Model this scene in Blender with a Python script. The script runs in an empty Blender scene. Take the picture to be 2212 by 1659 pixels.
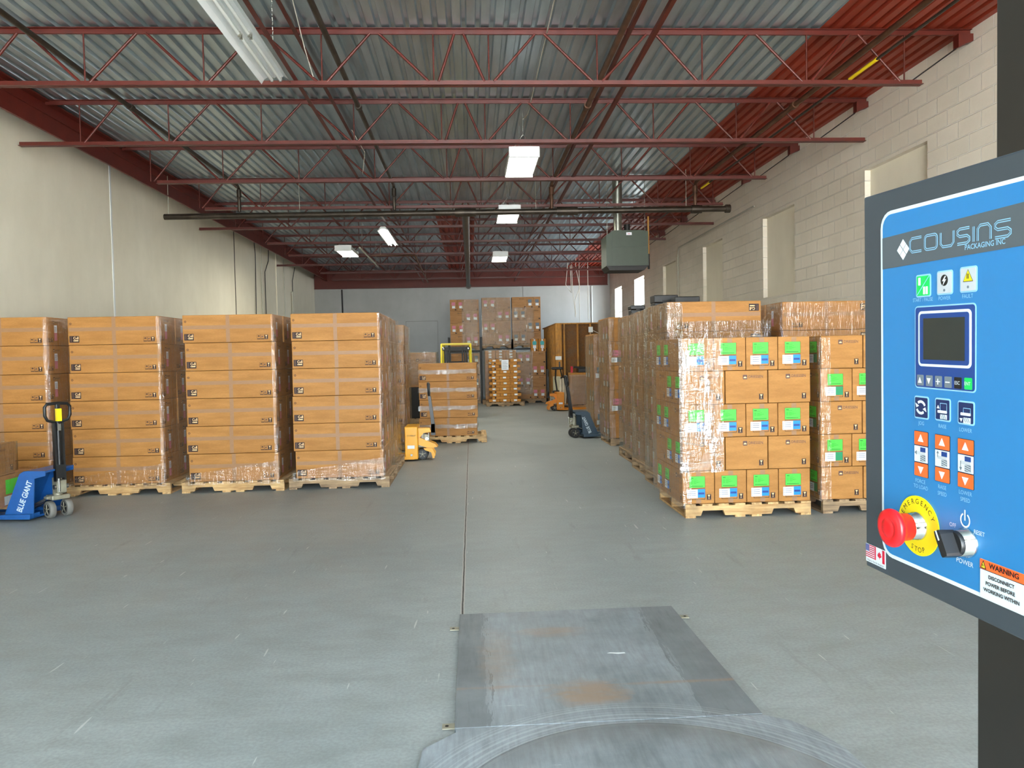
import bpy, bmesh, math, random
from mathutils import Matrix, Vector, noise
R = random.Random(7)
PI = math.pi
SC = bpy.context.scene
COL = SC.collection
# ------------------------------------------------------------------ camera
F = 1661.0
dd = Vector((1018 - 1106, 829.5 - 772, -F)).normalized()
xx = Vector((math.cos(.02), math.sin(.02), 0)); xx = (xx - dd * xx.dot(dd)).normalized()
zz = xx.cross(dd)
cam = bpy.data.objects.new('camera', bpy.data.cameras.new('camera')); COL.objects.link(cam)
cam.matrix_world = Matrix(((xx[0], xx[1], xx[2], 0), (dd[0], dd[1], dd[2], 0), (zz[0], zz[1], zz[2], 1.6), (0, 0, 0, 1)))
cam.data.sensor_width = 36; cam.data.lens = F / 2212 * 36; cam.data.clip_start = .02
SC.camera = cam
# ------------------------------------------------------------------ light
w = bpy.data.worlds.new('sky'); SC.world = w; w.use_nodes = True
nt = w.node_tree; bg = nt.nodes['Background']
geo = nt.nodes.new('ShaderNodeTexCoord'); sep = nt.nodes.new('ShaderNodeSeparateXYZ'); rmp = nt.nodes.new('ShaderNodeValToRGB')
nt.links.new(geo.outputs['Generated'], sep.inputs[0]); nt.links.new(sep.outputs[2], rmp.inputs[0]); nt.links.new(rmp.outputs[0], bg.inputs[0])
rmp.color_ramp.elements[0].position = 0; rmp.color_ramp.elements[0].color = (1.25, 1.25, 1.2, 1)
rmp.color_ramp.elements[1].position = .06; rmp.color_ramp.elements[1].color = (.78, .91, 1.0, 1)
bg.inputs[1].default_value = 25.0
SC.view_settings.view_transform = 'Standard'; SC.view_settings.look = 'None'
SC.view_settings.gamma = 1; SC.view_settings.use_curve_mapping = False
SC.view_settings.exposure = 0.0
def portal(name, loc, rot, sx, sy):
    l = bpy.data.lights.new(name, 'AREA'); l.shape = 'RECTANGLE'; l.size = sx; l.size_y = sy
    l.cycles.is_portal = True
    o = bpy.data.objects.new(name, l); COL.objects.link(o); o.location = loc; o.rotation_euler = rot
DOORS = [(-2.6, 4.6)]          # wide open dock door in the wall behind the camera
YN, YB, XW, ZC, XL = -4.5, 31.2, 5.7, 5.18, 6.2
DH = 4.4
for i, (a, b) in enumerate(DOORS):
    portal('dock_door_daylight', ((a + b) / 2, YN - .05, DH / 2), (PI / 2, 0, PI), b - a, DH)
WINS = [(25.0, 26.5), (28.75, 30.1)]
WZ = (2.64, 4.17)
for a, b in WINS:
    portal('window_daylight', (XW + .22, (a + b) / 2, (WZ[0] + WZ[1]) / 2), (0, PI / 2, 0), WZ[1] - WZ[0], b - a)
# ------------------------------------------------------------------ materials
def srgb(r, g, b):
    f = lambda c: (c / 255 / 12.92) if c / 255 <= .04045 else ((c / 255 + .055) / 1.055) ** 2.4
    return (f(r), f(g), f(b), 1)
class NT:
    def __init__(s, name):
        s.m = bpy.data.materials.new(name); s.m.use_nodes = True; s.t = s.m.node_tree
        s.p = s.t.nodes['Principled BSDF']; s.out = s.t.nodes['Material Output']
    def n(s, typ, **k):
        a = s.t.nodes.new(typ)
        for q, v in k.items():
            if q.startswith('_'): setattr(a, q[1:], v)
            else: a.inputs[q.replace('_', ' ')].default_value = v
        return a
    def l(s, a, b): s.t.links.new(a, b)
    def coord(s, scale=(1, 1, 1), kind='Object', loc=(0, 0, 0)):
        c = s.n('ShaderNodeTexCoord'); m = s.n('ShaderNodeMapping'); m.inputs['Scale'].default_value = scale; m.inputs['Location'].default_value = loc
        s.l(c.outputs[kind], m.inputs[0]); return m.outputs[0]
    def noise(s, vec, scale, detail=4, rough=.55):
        a = s.n('ShaderNodeTexNoise'); a.inputs['Scale'].default_value = scale; a.inputs['Detail'].default_value = detail; a.inputs['Roughness'].default_value = rough
        s.l(vec, a.inputs['Vector']); return a.outputs['Fac']
    def ramp(s, fac, stops):
        a = s.n('ShaderNodeValToRGB'); e = a.color_ramp.elements
        while len(e) < len(stops): e.new(.5)
        for i, (p, c) in enumerate(stops): e[i].position = p; e[i].color = c if len(c) == 4 else (*c, 1)
        s.l(fac, a.inputs[0]); return a.outputs[0]
    def mix(s, fac, a, b, mode='MIX'):
        x = s.n('ShaderNodeMix', _data_type='RGBA', _blend_type=mode)
        for v, i in ((fac, 0), (a, 6), (b, 7)):
            if hasattr(v, 'links'): s.l(v, x.inputs[i])
            else: x.inputs[i].default_value = v
        return x.outputs[2]
    def math(s, op, a, b=None, c=None):
        x = s.n('ShaderNodeMath', _operation=op)
        for i, v in enumerate((a, b, c)):
            if v is None: continue
            if hasattr(v, 'links'): s.l(v, x.inputs[i])
            else: x.inputs[i].default_value = v
        return x.outputs[0]
    def bump(s, h, strength=.3, dist=.01):
        b = s.n('ShaderNodeBump'); b.inputs['Strength'].default_value = strength; b.inputs['Distance'].default_value = dist
        s.l(h, b.inputs['Height']); s.l(b.outputs[0], s.p.inputs['Normal'])
def mat(name, col, rough=.5, metal=0, var=.12, nscale=9, stretch=(1, 1, 1), bump=0, emit=0, spec=None):
    s = NT(name); p = s.p
    p.inputs['Roughness'].default_value = rough; p.inputs['Metallic'].default_value = metal
    if spec is not None: p.inputs['Specular IOR Level'].default_value = spec
    if var:
        f = s.noise(s.coord(stretch), nscale)
        lo = tuple(c * (1 - var) for c in col[:3]); hi = tuple(min(1, c * (1 + var)) for c in col[:3])
        c = s.ramp(f, [(.3, lo), (.7, hi)]); s.l(c, p.inputs['Base Color'])
        if bump: s.bump(f, bump)
    else: p.inputs['Base Color'].default_value = col
    if emit:
        p.inputs['Emission Color'].default_value = col; p.inputs['Emission Strength'].default_value = emit
    return s.m
M = {}
def card(name, base):
    s = NT(name); v = s.coord((1, 1, 6)); oi = s.n('ShaderNodeObjectInfo')
    v2 = s.n('ShaderNodeVectorMath', _operation='ADD'); s.l(v, v2.inputs[0]); s.l(oi.outputs['Random'], v2.inputs[1])
    f = s.noise(v2.outputs[0], 2.2, 5, .6); g = s.noise(v2.outputs[0], 40, 2)
    lo = tuple(c * k for c, k in zip(base, (.86, .82, .76))); hi = tuple(c * k for c, k in zip(base, (1.08, 1.08, 1.1)))
    c = s.ramp(f, [(.36, lo), (.62, hi)])
    c = s.mix(.06, c, s.ramp(g, [(.4, (.1, .06, .02)), (.6, (1, .9, .7))]), 'OVERLAY')
    s.l(c, s.p.inputs['Base Color']); s.p.inputs['Roughness'].default_value = .62; s.p.inputs['Specular IOR Level'].default_value = .3
    h = s.noise(s.coord((1, 1, 1)), 6, 2); s.bump(h, .25, .006)
    return s.m
M['card'] = card('cardboard', srgb(170, 121, 64)[:3])
M['card2'] = card('pale_cardboard', srgb(172, 128, 84)[:3])
M['card3'] = card('golden_cardboard', srgb(188, 130, 56)[:3])
M['ink'] = mat('brown_black_ink', srgb(38, 16, 14), .6, var=.05)
M['ink2'] = mat('faded_ink', srgb(96, 68, 58), .6, var=.05)
M['inklight'] = mat('bare_card_in_print', srgb(225, 188, 140), .6, var=.05)
M['tape'] = mat('tan_packing_tape', srgb(150, 112, 78), .5, var=.06, stretch=(2, 2, 8))
M['paper'] = mat('white_paper', srgb(232, 238, 245), .5, var=.03)
M['paper_ink'] = mat('grey_print', srgb(96, 100, 118), .6, var=.05)
M['green'] = mat('fluorescent_green_paper', srgb(70, 222, 62), .5, var=.03)
M['green_ink'] = mat('dark_green_print', srgb(24, 90, 30), .6, var=.05)
M['blue_lab'] = mat('blue_label_paper', srgb(10, 130, 235), .45, var=.04)
M['dgreen_lab'] = mat('deep_green_label_paper', srgb(10, 130, 84), .45, var=.04)
M['pink'] = mat('pink_label_paper', srgb(205, 120, 140), .5, var=.04)
M['teal'] = mat('teal_label_paper', srgb(60, 175, 185), .5, var=.04)
M['slate'] = mat('slate_label_paper', srgb(95, 110, 125), .5, var=.04)
def wood(name, a, b, stretch=(1, 14, 14), sc=2.0):
    s = NT(name); oi = s.n('ShaderNodeObjectInfo'); v2 = s.n('ShaderNodeVectorMath', _operation='ADD')
    s.l(s.coord(stretch), v2.inputs[0]); s.l(oi.outputs['Random'], v2.inputs[1])
    f = s.noise(v2.outputs[0], sc, 6, .65); g = s.noise(s.coord((1, 1, 1)), 5, 3)
    c = s.mix(s.ramp(g, [(.45, (0, 0, 0)), (.7, (.45, .45, .45))]), s.ramp(f, [(.35, a), (.65, b)]), (.12, .09, .06, 1))
    s.l(c, s.p.inputs['Base Color']); s.p.inputs['Roughness'].default_value = .7; s.bump(f, .3, .004); return s.m
M['wood'] = wood('pale_pine', srgb(170, 128, 78), srgb(226, 190, 134))
M['wood_y'] = wood('pale_pine_along_y', srgb(170, 128, 78), srgb(226, 190, 134), (14, 1, 14))
M['wood_o'] = wood('weathered_wood', srgb(118, 94, 70), srgb(190, 160, 122))
M['wood_oy'] = wood('weathered_wood_along_y', srgb(118, 94, 70), srgb(190, 160, 122), (14, 1, 14))
M['stud'] = wood('stud_pine', srgb(176, 118, 44), srgb(208, 150, 70), (10, 10, 1))
M['osb'] = wood('sheathing_board', srgb(104, 66, 22), srgb(126, 82, 30), (3, 3, 3), 6)
M['red'] = mat('red_oxide_paint', srgb(86, 27, 17), .42, var=.22, nscale=5)
M['redb'] = mat('red_oxide_beam_paint', srgb(96, 26, 12), .5, var=.15, nscale=4)
M['pipe'] = mat('dark_iron_pipe', srgb(62, 54, 46), .4, .5, var=.35, nscale=6)
M['rpipe'] = mat('rusty_brown_pipe', srgb(92, 62, 44), .45, .4, var=.35, nscale=6)
M['galv'] = mat('galvanised_duct', srgb(150, 150, 140), .32, .85, var=.15, nscale=6)
M['yellow'] = mat('yellow_paint', srgb(240, 168, 10), .32, var=.05)
M['orange'] = mat('orange_yellow_paint', srgb(214, 132, 28), .38, var=.08)
M['gyellow'] = mat('guard_yellow_paint', srgb(222, 200, 20), .4, var=.06)
M['blue'] = mat('blue_paint', srgb(28, 84, 150), .35, var=.1)
M['slatepaint'] = mat('blue_grey_paint', srgb(60, 78, 92), .38, var=.1)
M['black'] = mat('black_plastic', srgb(24, 25, 27), .38, var=.1)
M['blackm'] = mat('matte_black_steel', srgb(18, 17, 17), .55, var=.15)
M['rubber'] = mat('grey_wheel_rubber', srgb(118, 116, 110), .6, var=.1)
M['rubberb'] = mat('black_wheel_rubber', srgb(30, 29, 28), .6, var=.1)
M['steel'] = mat('bare_steel', srgb(165, 165, 160), .25, .9, var=.1)
M['cast'] = mat('grey_cast_metal', srgb(150, 146, 128), .45, .4, var=.12, nscale=20)
M['white'] = mat('white_enamel', srgb(236, 240, 240), .35, var=.02)
M['cable'] = mat('pale_cable', srgb(205, 200, 188), .5, var=.04)
M['conduit'] = mat('painted_conduit', srgb(176, 174, 160), .4, .2, var=.06)
M['darkcable'] = mat('dark_cable', srgb(50, 48, 46), .5, var=.06)
M['glow'] = mat('lit_led_lens', (1, .98, .90, 1), .5, var=0, emit=14)
M['tube_off'] = mat('fluorescent_tube_unlit', srgb(238, 242, 238), .25, var=.02)
M['hgreen'] = mat('dark_green_heater_paint', srgb(42, 57, 40), .42, var=.08)
M['cloth'] = mat('off_white_cloth', srgb(205, 196, 176), .9, var=.08)
M['cream'] = mat('cream_enamel', srgb(196, 190, 160), .5, var=.05)
M['darkslat'] = mat('painted_dark_fill', srgb(14, 14, 14), .8, var=.1)
M['redplastic'] = mat('red_mushroom_plastic', srgb(214, 22, 30), .3, var=.02, bump=.0)
M['bell'] = mat('yellow_disc', srgb(226, 206, 4), .35, var=.02)
M['chrome'] = mat('chrome', srgb(225, 222, 214), .12, 1, var=0)
M['pblue'] = mat('panel_blue_overlay', srgb(33, 115, 174), .38, var=.02)
M['pgrey'] = mat('panel_charcoal_band', srgb(74, 84, 91), .42, var=.03)
M['pcase'] = mat('charcoal_powder_coat', srgb(54, 63, 71), .45, var=.08, nscale=3)
M['pnavy'] = mat('navy_overlay', srgb(16, 58, 126), .4, var=.02)
M['pdnavy'] = mat('dark_navy_icon', srgb(10, 34, 84), .4, var=.02)
M['pwhite'] = mat('white_overlay_print', srgb(206, 220, 228), .4, var=0)
M['plblue'] = mat('pale_blue_print', srgb(134, 188, 222), .4, var=0)
M['lcd'] = mat('dark_lcd', srgb(30, 38, 38), .25, var=.03)
M['pgreen'] = mat('green_key', srgb(0, 192, 86), .4, var=0)
M['pkey'] = mat('grey_key', srgb(100, 112, 122), .4, var=0)
M['plg'] = mat('light_grey_key', srgb(176, 184, 190), .4, var=0)
M['porange'] = mat('orange_key', srgb(255, 98, 40), .4, var=0)
M['pred'] = mat('flag_red', srgb(190, 20, 52), .4, var=0)
M['pflagblue'] = mat('flag_blue', srgb(82, 90, 140), .4, var=0)
M['pblack'] = mat('black_print', srgb(16, 16, 16), .45, var=0)
M['pyel'] = mat('caution_yellow', srgb(250, 220, 20), .4, var=0)
M['mast'] = mat('mast_charcoal_paint', srgb(40, 38, 34), .5, var=.1, nscale=3)
def plaster(name, a, b, joints=(), axis=1):
    s = NT(name); v = s.coord()
    f = s.noise(v, .55, 5, .6); g = s.noise(s.coord((1, 1, .35)), 3.5, 4)
    c = s.ramp(f, [(.3, a), (.7, b)]); c = s.mix(.06, c, s.ramp(g, [(.35, (.35, .33, .28)), (.65, (1, 1, 1))]), 'MULTIPLY')
    if joints:
        sp = s.n('ShaderNodeSeparateXYZ'); s.l(v, sp.inputs[0])
        for j in joints:
            d = s.math('ABSOLUTE', s.math('SUBTRACT', sp.outputs[axis], j)); k = s.math('LESS_THAN', d, .012)
            c = s.mix(k, c, (.05, .045, .04, 1))
    s.l(c, s.p.inputs['Base Color']); s.p.inputs['Roughness'].default_value = .55; s.bump(s.noise(v, 30, 3), .08, .004); return s.m
M['wall'] = plaster('beige_wall_paint', srgb(232, 224, 203), srgb(245, 238, 219), (), 1)
M['wallb'] = plaster('grey_white_wall_paint', srgb(168, 170, 168), srgb(186, 188, 188))
def blocks():
    s = NT('painted_concrete_block'); c = s.n('ShaderNodeTexCoord'); sp = s.n('ShaderNodeSeparateXYZ'); s.l(c.outputs['Object'], sp.inputs[0])
    cb = s.n('ShaderNodeCombineXYZ'); s.l(sp.outputs[1], cb.inputs[0]); s.l(s.math('ADD', sp.outputs[2], .04), cb.inputs[1])
    b = s.n('ShaderNodeTexBrick'); s.l(cb.outputs[0], b.inputs['Vector']); b.inputs['Scale'].default_value = 1
    b.inputs['Brick Width'].default_value = .4064; b.inputs['Row Height'].default_value = .2032; b.inputs['Mortar Size'].default_value = .008
    b.inputs['Mortar Smooth'].default_value = .4
    b.inputs['Color1'].default_value = srgb(236, 228, 213); b.inputs['Color2'].default_value = srgb(229, 221, 205); b.inputs['Mortar'].default_value = srgb(250, 246, 236)  # mortar tone lightened to paint in the light on joint edges
    f = s.noise(s.coord(), .8, 5); col = s.mix(.3, b.outputs['Color'], s.ramp(f, [(.3, (.6, .58, .53)), (.7, (1, 1, 1))]), 'MULTIPLY')
    s.l(col, s.p.inputs['Base Color']); s.p.inputs['Roughness'].default_value = .6
    h = s.math('ADD', s.math('MULTIPLY', b.outputs['Fac'], -1), s.math('MULTIPLY', s.noise(s.coord(), 22, 4), .12))
    s.bump(h, 1.0, .02); return s.m
M['block'] = blocks()
def deck():
    s = NT('galvanised_roof_deck'); v = s.coord((1, .15, 1)); f = s.noise(v, 6, 5)
    s.l(s.ramp(f, [(.3, srgb(166, 180, 188)), (.7, srgb(196, 210, 218))]), s.p.inputs['Base Color'])
    s.p.inputs['Metallic'].default_value = .82; s.p.inputs['Roughness'].default_value = .3; s.bump(s.noise(s.coord((1, .3, 1)), 14, 3), .15, .004); return s.m
M['deck'] = deck()
M['deckred'] = mat('red_painted_roof_deck', srgb(140, 44, 22), .5, var=.2, nscale=3, stretch=(1, .2, 1))
def floor_mat():
    s = NT('worn_concrete_floor'); v = s.coord()
    a = s.noise(v, .35, 6, .6); b = s.noise(s.coord((1, 2.2, 1)), 3, 6, .7); c2 = s.noise(v, 60, 3)
    c = s.ramp(a, [(.3, srgb(138, 145, 146)), (.7, srgb(162, 168, 167))])
    c = s.mix(.5, c, s.ramp(b, [(.35, (.62, .62, .60)), (.6, (1, 1, 1))]), 'MULTIPLY')
    c = s.mix(.35, c, s.ramp(c2, [(.38, (.6, .6, .6)), (.62, (1, 1, 1))]), 'MULTIPLY')
    # tyre and dirt streaks
    d = s.noise(s.coord((6, .8, 1), loc=(3, 1, 0)), 1.1, 5, .7)
    c = s.mix(s.ramp(d, [(.6, (0, 0, 0)), (.78, (.35, .35, .35))]), c, (.10, .095, .085, 1))
    # pale scratches
    e = s.noise(s.coord((26, 2.2, 1), loc=(0, 5, 0)), 1.3, 2, .4)
    c = s.mix(s.ramp(e, [(.735, (0, 0, 0)), (.76, (.5, .5, .5))]), c, (.62, .62, .60, 1))
    sp = s.n('ShaderNodeSeparateXYZ'); s.l(v, sp.inputs[0])
    wob = s.math('MULTIPLY', s.noise(s.coord((0, 1, 0)), 2.5, 4), .012)
    dj = s.math('ABSOLUTE', s.math('ADD', s.math('SUBTRACT', sp.outputs[0], -.084), wob))
    c = s.mix(s.math('LESS_THAN', dj, .012), c, (.42, .41, .38, 1))
    c = s.mix(s.math('LESS_THAN', dj, .0055), c, (.02, .018, .015, 1))
    s.l(c, s.p.inputs['Base Color']); s.l(s.ramp(b, [(.3, (.42,) * 3), (.7, (.62,) * 3)]), s.p.inputs['Roughness'])
    s.bump(b, .12, .006); return s.m
M['floor'] = floor_mat()
def plate_mat():
    s = NT('scuffed_steel_plate'); v = s.coord()
    a = s.noise(v, 2.2, 6, .65); b = s.noise(s.coord((9, 1, 1)), 4, 6, .7); g = s.noise(s.coord((1, 12, 1)), 5, 5, .7)
    c = s.ramp(a, [(.3, srgb(112, 120, 125)), (.7, srgb(150, 158, 164))])
    c = s.mix(.5, c, s.ramp(b, [(.35, (.42, .43, .45)), (.6, (1, 1, 1))]), 'MULTIPLY')
    c = s.mix(s.ramp(g, [(.68, (0, 0, 0)), (.72, (.5, .5, .5))]), c, (.7, .72, .72, 1))
    sp = s.n('ShaderNodeSeparateXYZ'); s.l(v, sp.inputs[0])
    edge = s.math('MAXIMUM', s.math('GREATER_THAN', s.math('ADD', sp.outputs[0], s.math('MULTIPLY', b, .25)), 1.12), s.math('LESS_THAN', s.math('SUBTRACT', sp.outputs[0], s.math('MULTIPLY', b, .25)), -.08))
    onramp = s.math('GREATER_THAN', sp.outputs[1], 3.235)
    c = s.mix(s.math('MULTIPLY', s.math('MULTIPLY', s.math('MULTIPLY', edge, onramp), b), .9), c, (.07, .075, .08, 1))
    for (cx, cy, rx, ry, k) in ((.52, 3.52, .22, .17, 1.0), (.42, 4.33, .24, .09, .7), (.95, 3.6, .5, .02, .7), (.05, 3.62, .35, .02, .5), (.1, 4.0, .12, .5, .4)):
        dx = s.math('DIVIDE', s.math('SUBTRACT', sp.outputs[0], cx), rx); dy = s.math('DIVIDE', s.math('SUBTRACT', sp.outputs[1], cy), ry)
        r2 = s.math('ADD', s.math('MULTIPLY', dx, dx), s.math('MULTIPLY', dy, dy))
        m = s.math('MULTIPLY', s.math('SUBTRACT', s.math('MULTIPLY', s.noise(s.coord((2, 3, 1)), 4, 4, .6), 1.9), r2), s.math('MULTIPLY', s.noise(s.coord((3, 10, 1)), 3, 5, .7), 1.3 * k))
        m = s.math('MINIMUM', s.math('MAXIMUM', m, 0), .6)
        c = s.mix(m, c, (*srgb(150, 118, 88)[:3], 1))
    # ring of turning wear
    dx = s.math('SUBTRACT', sp.outputs[0], .63); dy = s.math('SUBTRACT', sp.outputs[1], 2.4)
    rr = s.math('SQRT', s.math('ADD', s.math('MULTIPLY', dx, dx), s.math('MULTIPLY', dy, dy)))
    ring = s.n('ShaderNodeTexNoise', _noise_dimensions='1D'); ring.inputs['Scale'].default_value = 60; ring.inputs['Detail'].default_value = 3; s.l(rr, ring.inputs['W'])
    near = s.math('MULTIPLY', s.math('LESS_THAN', rr, 1.0), s.math('GREATER_THAN', rr, .78))
    c = s.mix(s.math('MULTIPLY', near, s.ramp(ring.outputs['Fac'], [(.5, (0, 0, 0)), (.6, (.22, .22, .22))])), c, (.55, .58, .6, 1))
    s.l(c, s.p.inputs['Base Color']); s.p.inputs['Metallic'].default_value = .0; s.l(s.ramp(b, [(.3, (.4,) * 3), (.7, (.6,) * 3)]), s.p.inputs['Roughness'])
    return s.m
M['plate'] = plate_mat()
def film(name, dens, tint=(1, .99, .97)):
    s = NT(name); s.t.nodes.remove(s.p)
    tr = s.n('ShaderNodeBsdfTransparent'); tr.inputs[0].default_value = (*tint, 1)
    gl = s.n('ShaderNodeBsdfGlossy'); gl.inputs['Roughness'].default_value = .13; gl.inputs[0].default_value = (1, 1, 1, 1)
    df = s.n('ShaderNodeBsdfDiffuse'); df.inputs[0].default_value = (.85, .85, .82, 1)
    n1 = s.noise(s.coord((3, 3, .9)), 3, 4, .7)
    n2 = s.noise(s.coord((2, 2, 9)), 3, 4, .7)
    h = s.math('ADD', s.math('MULTIPLY', s.noise(s.coord((6, 6, 1.2)), 3, 3, .6), 1), s.math('MULTIPLY', s.noise(s.coord((1, 1, 5)), 7, 3, .6), .6))
    b = s.n('ShaderNodeBump'); b.inputs['Strength'].default_value = .8; b.inputs['Distance'].default_value = .03; s.l(h, b.inputs['Height']); s.l(b.outputs[0], gl.inputs['Normal'])
    fr = s.n('ShaderNodeFresnel'); fr.inputs[0].default_value = 1.4; s.l(b.outputs[0], fr.inputs['Normal'])
    m1 = s.n('ShaderNodeMixShader'); s.l(s.ramp(n2, [(.5, (.005 * dens,) * 3), (.72, (.07 * dens,) * 3)]), m1.inputs[0]); s.l(tr.outputs[0], m1.inputs[1]); s.l(df.outputs[0], m1.inputs[2])
    m2 = s.n('ShaderNodeMixShader'); fac = s.math('ADD', s.math('MINIMUM', s.math('ADD', s.math('MULTIPLY', fr.outputs[0], .8), .05), .22 + .07 * min(dens, 2)), s.math('MULTIPLY', s.ramp(n1, [(.56, (0, 0, 0)), (.68, (1, 1, 1))]), .10 * dens))
    s.l(fac, m2.inputs[0]); s.l(m1.outputs[0], m2.inputs[1]); s.l(gl.outputs[0], m2.inputs[2]); s.l(m2.outputs[0], s.out.inputs[0])
    return s.m
M['film'] = film('clear_stretch_film', 1.0)
M['film2'] = film('layered_stretch_film', 2.0, (.80, .79, .68))
M['film_glare'] = film('layered_stretch_film_painted_glare', 7.0)  # layered film with white glare painted in as diffuse streaks
def glass():
    s = NT('window_glass'); s.p.inputs['Base Color'].default_value = (1, 1, 1, 1); s.p.inputs['Roughness'].default_value = .02
    tr = s.n('ShaderNodeBsdfTransparent'); tr.inputs[0].default_value = (.95, .98, 1, 1); gl = s.n('ShaderNodeBsdfGlossy'); gl.inputs['Roughness'].default_value = .03
    m = s.n('ShaderNodeMixShader'); m.inputs[0].default_value = .06; s.l(tr.outputs[0], m.inputs[1]); s.l(gl.outputs[0], m.inputs[2]); s.l(m.outputs[0], s.out.inputs[0]); return s.m
M['glass'] = glass()
# ------------------------------------------------------------------ mesh helpers
class MB:
    def __init__(s): s.v = []; s.f = []; s.mi = []; s.ms = []; s.sm = []
    def _m(s, m):
        if m not in s.ms: s.ms.append(m)
        return s.ms.index(m)
    def add(s, vs, fs, m, smooth=False):
        o = len(s.v); s.v += [tuple(q) for q in vs]; k = s._m(m)
        for f in fs: s.f.append([i + o for i in f]); s.mi.append(k); s.sm.append(smooth)
        return s
    def box(s, x0, y0, z0, x1, y1, z1, m, bev=0):
        if bev:
            bm = bmesh.new(); bmesh.ops.create_cube(bm, size=1)
            for v in bm.verts: v.co = Vector(((x0 + x1) / 2 + v.co.x * (x1 - x0), (y0 + y1) / 2 + v.co.y * (y1 - y0), (z0 + z1) / 2 + v.co.z * (z1 - z0)))
            bmesh.ops.bevel(bm, geom=bm.edges[:], offset=bev, segments=2, affect='EDGES', profile=.5)
            bm.verts.index_update(); s.add([v.co[:] for v in bm.verts], [[q.index for q in f.verts] for f in bm.faces], m, False); bm.free(); return s
        vs = [(x, y, z) for x in (x0, x1) for y in (y0, y1) for z in (z0, z1)]
        return s.add(vs, [(0, 1, 3, 2), (4, 6, 7, 5), (0, 4, 5, 1), (2, 3, 7, 6), (0, 2, 6, 4), (1, 5, 7, 3)], m)
    def prism(s, pts, a, b, m, plane='xz'):
        n = len(pts)
        P = {'xz': lambda p, q: (p[0], q, p[1]), 'xy': lambda p, q: (p[0], p[1], q), 'yz': lambda p, q: (q, p[0], p[1])}[plane]
        vs = [P(p, a) for p in pts] + [P(p, b) for p in pts]
        return s.add(vs, [list(range(n))[::-1], list(range(n, 2 * n))] + [(i, (i + 1) % n, n + (i + 1) % n, n + i) for i in range(n)], m)
    def cyl(s, p0, p1, r0, m, r1=None, n=16, cap=True):
        p0 = Vector(p0); p1 = Vector(p1); d = (p1 - p0).normalized(); r1 = r0 if r1 is None else r1
        a = d.orthogonal().normalized(); b = d.cross(a)
        vs = [p + (a * math.cos(2 * PI * i / n) + b * math.sin(2 * PI * i / n)) * r for p, r in ((p0, r0), (p1, r1)) for i in range(n)]
        s.add(vs, [(i, (i + 1) % n, n + (i + 1) % n, n + i) for i in range(n)], m, True)
        if cap: s.add(vs, [list(range(n))[::-1], list(range(n, 2 * n))], m)
        return s
    def lathe(s, p, axis, prof, m, n=24):
        p = Vector(p); d = Vector(axis).normalized(); a = d.orthogonal().normalized(); b = d.cross(a); vs = []
        for h, r in prof: vs += [p + d * h + (a * math.cos(2 * PI * i / n) + b * math.sin(2 * PI * i / n)) * r for i in range(n)]
        fs = [(k * n + i, k * n + (i + 1) % n, (k + 1) * n + (i + 1) % n, (k + 1) * n + i) for k in range(len(prof) - 1) for i in range(n)]
        s.add(vs, fs, m, True); L = (len(prof) - 1) * n
        return s.add(vs, [list(range(n))[::-1], [L + i for i in range(n)]], m)
    def tube(s, pts, r, m, n=8):
        pts = [Vector(p) for p in pts]; vs = []; a = None
        for i, p in enumerate(pts):
            d = (pts[min(i + 1, len(pts) - 1)] - pts[max(i - 1, 0)]).normalized()
            a = d.orthogonal().normalized() if a is None else (a - d * a.dot(d)).normalized()
            b = d.cross(a); vs += [p + (a * math.cos(2 * PI * k / n) + b * math.sin(2 * PI * k / n)) * r for k in range(n)]
        fs = [(i * n + k, i * n + (k + 1) % n, (i + 1) * n + (k + 1) % n, (i + 1) * n + k) for i in range(len(pts) - 1) for k in range(n)]
        s.add(vs, fs, m, True); L = (len(pts) - 1) * n
        return s.add(vs, [list(range(n))[::-1], [L + i for i in range(n)]], m)
    def xf(s, mtx, start=0):
        for i in range(start, len(s.v)): s.v[i] = tuple(mtx @ Vector(s.v[i]))
        return s
    def mesh(s, name):
        me = bpy.data.meshes.new(name); me.from_pydata(s.v, [], s.f)
        for m in s.ms: me.materials.append(M[m])
        me.polygons.foreach_set('material_index', s.mi); me.polygons.foreach_set('use_smooth', s.sm)
        bm = bmesh.new(); bm.from_mesh(me); bmesh.ops.recalc_face_normals(bm, faces=bm.faces[:]); bm.to_mesh(me); bm.free()
        return me
    def build(s, name, parent=None, loc=None):
        o = bpy.data.objects.new(name, s.mesh(name)); COL.objects.link(o)
        if parent: o.parent = parent
        if loc: o.location = loc
        return o
def tag(o, label=None, cat=None, group=None, kind=None):
    if label: o['label'] = label
    if cat: o['category'] = cat
    if group: o['group'] = group
    if kind: o['kind'] = kind
    return o
def empty(name, loc=(0, 0, 0), rz=0):
    o = bpy.data.objects.new(name, None); o.empty_display_size = .1; COL.objects.link(o); o.location = loc; o.rotation_euler = (0, 0, rz); return o
def dup(o, loc=None, rz=None, parent=None, label=None, group=None):
    c = o.copy(); COL.objects.link(c)
    if parent: c.parent = parent
    if loc is not None: c.location = loc
    if rz is not None: c.rotation_euler = (0, 0, rz)
    if label: c['label'] = label
    if group: c['group'] = group
    for ch in KIDS.get(o.name, []): dup(ch, parent=c)
    KIDS[c.name] = []
    return c
KIDS = {}
def kids_index(root):
    KIDS[root.name] = [o for o in COL.objects if o.parent == root]
    for k in KIDS[root.name]: kids_index(k)
_tc = {}
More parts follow.
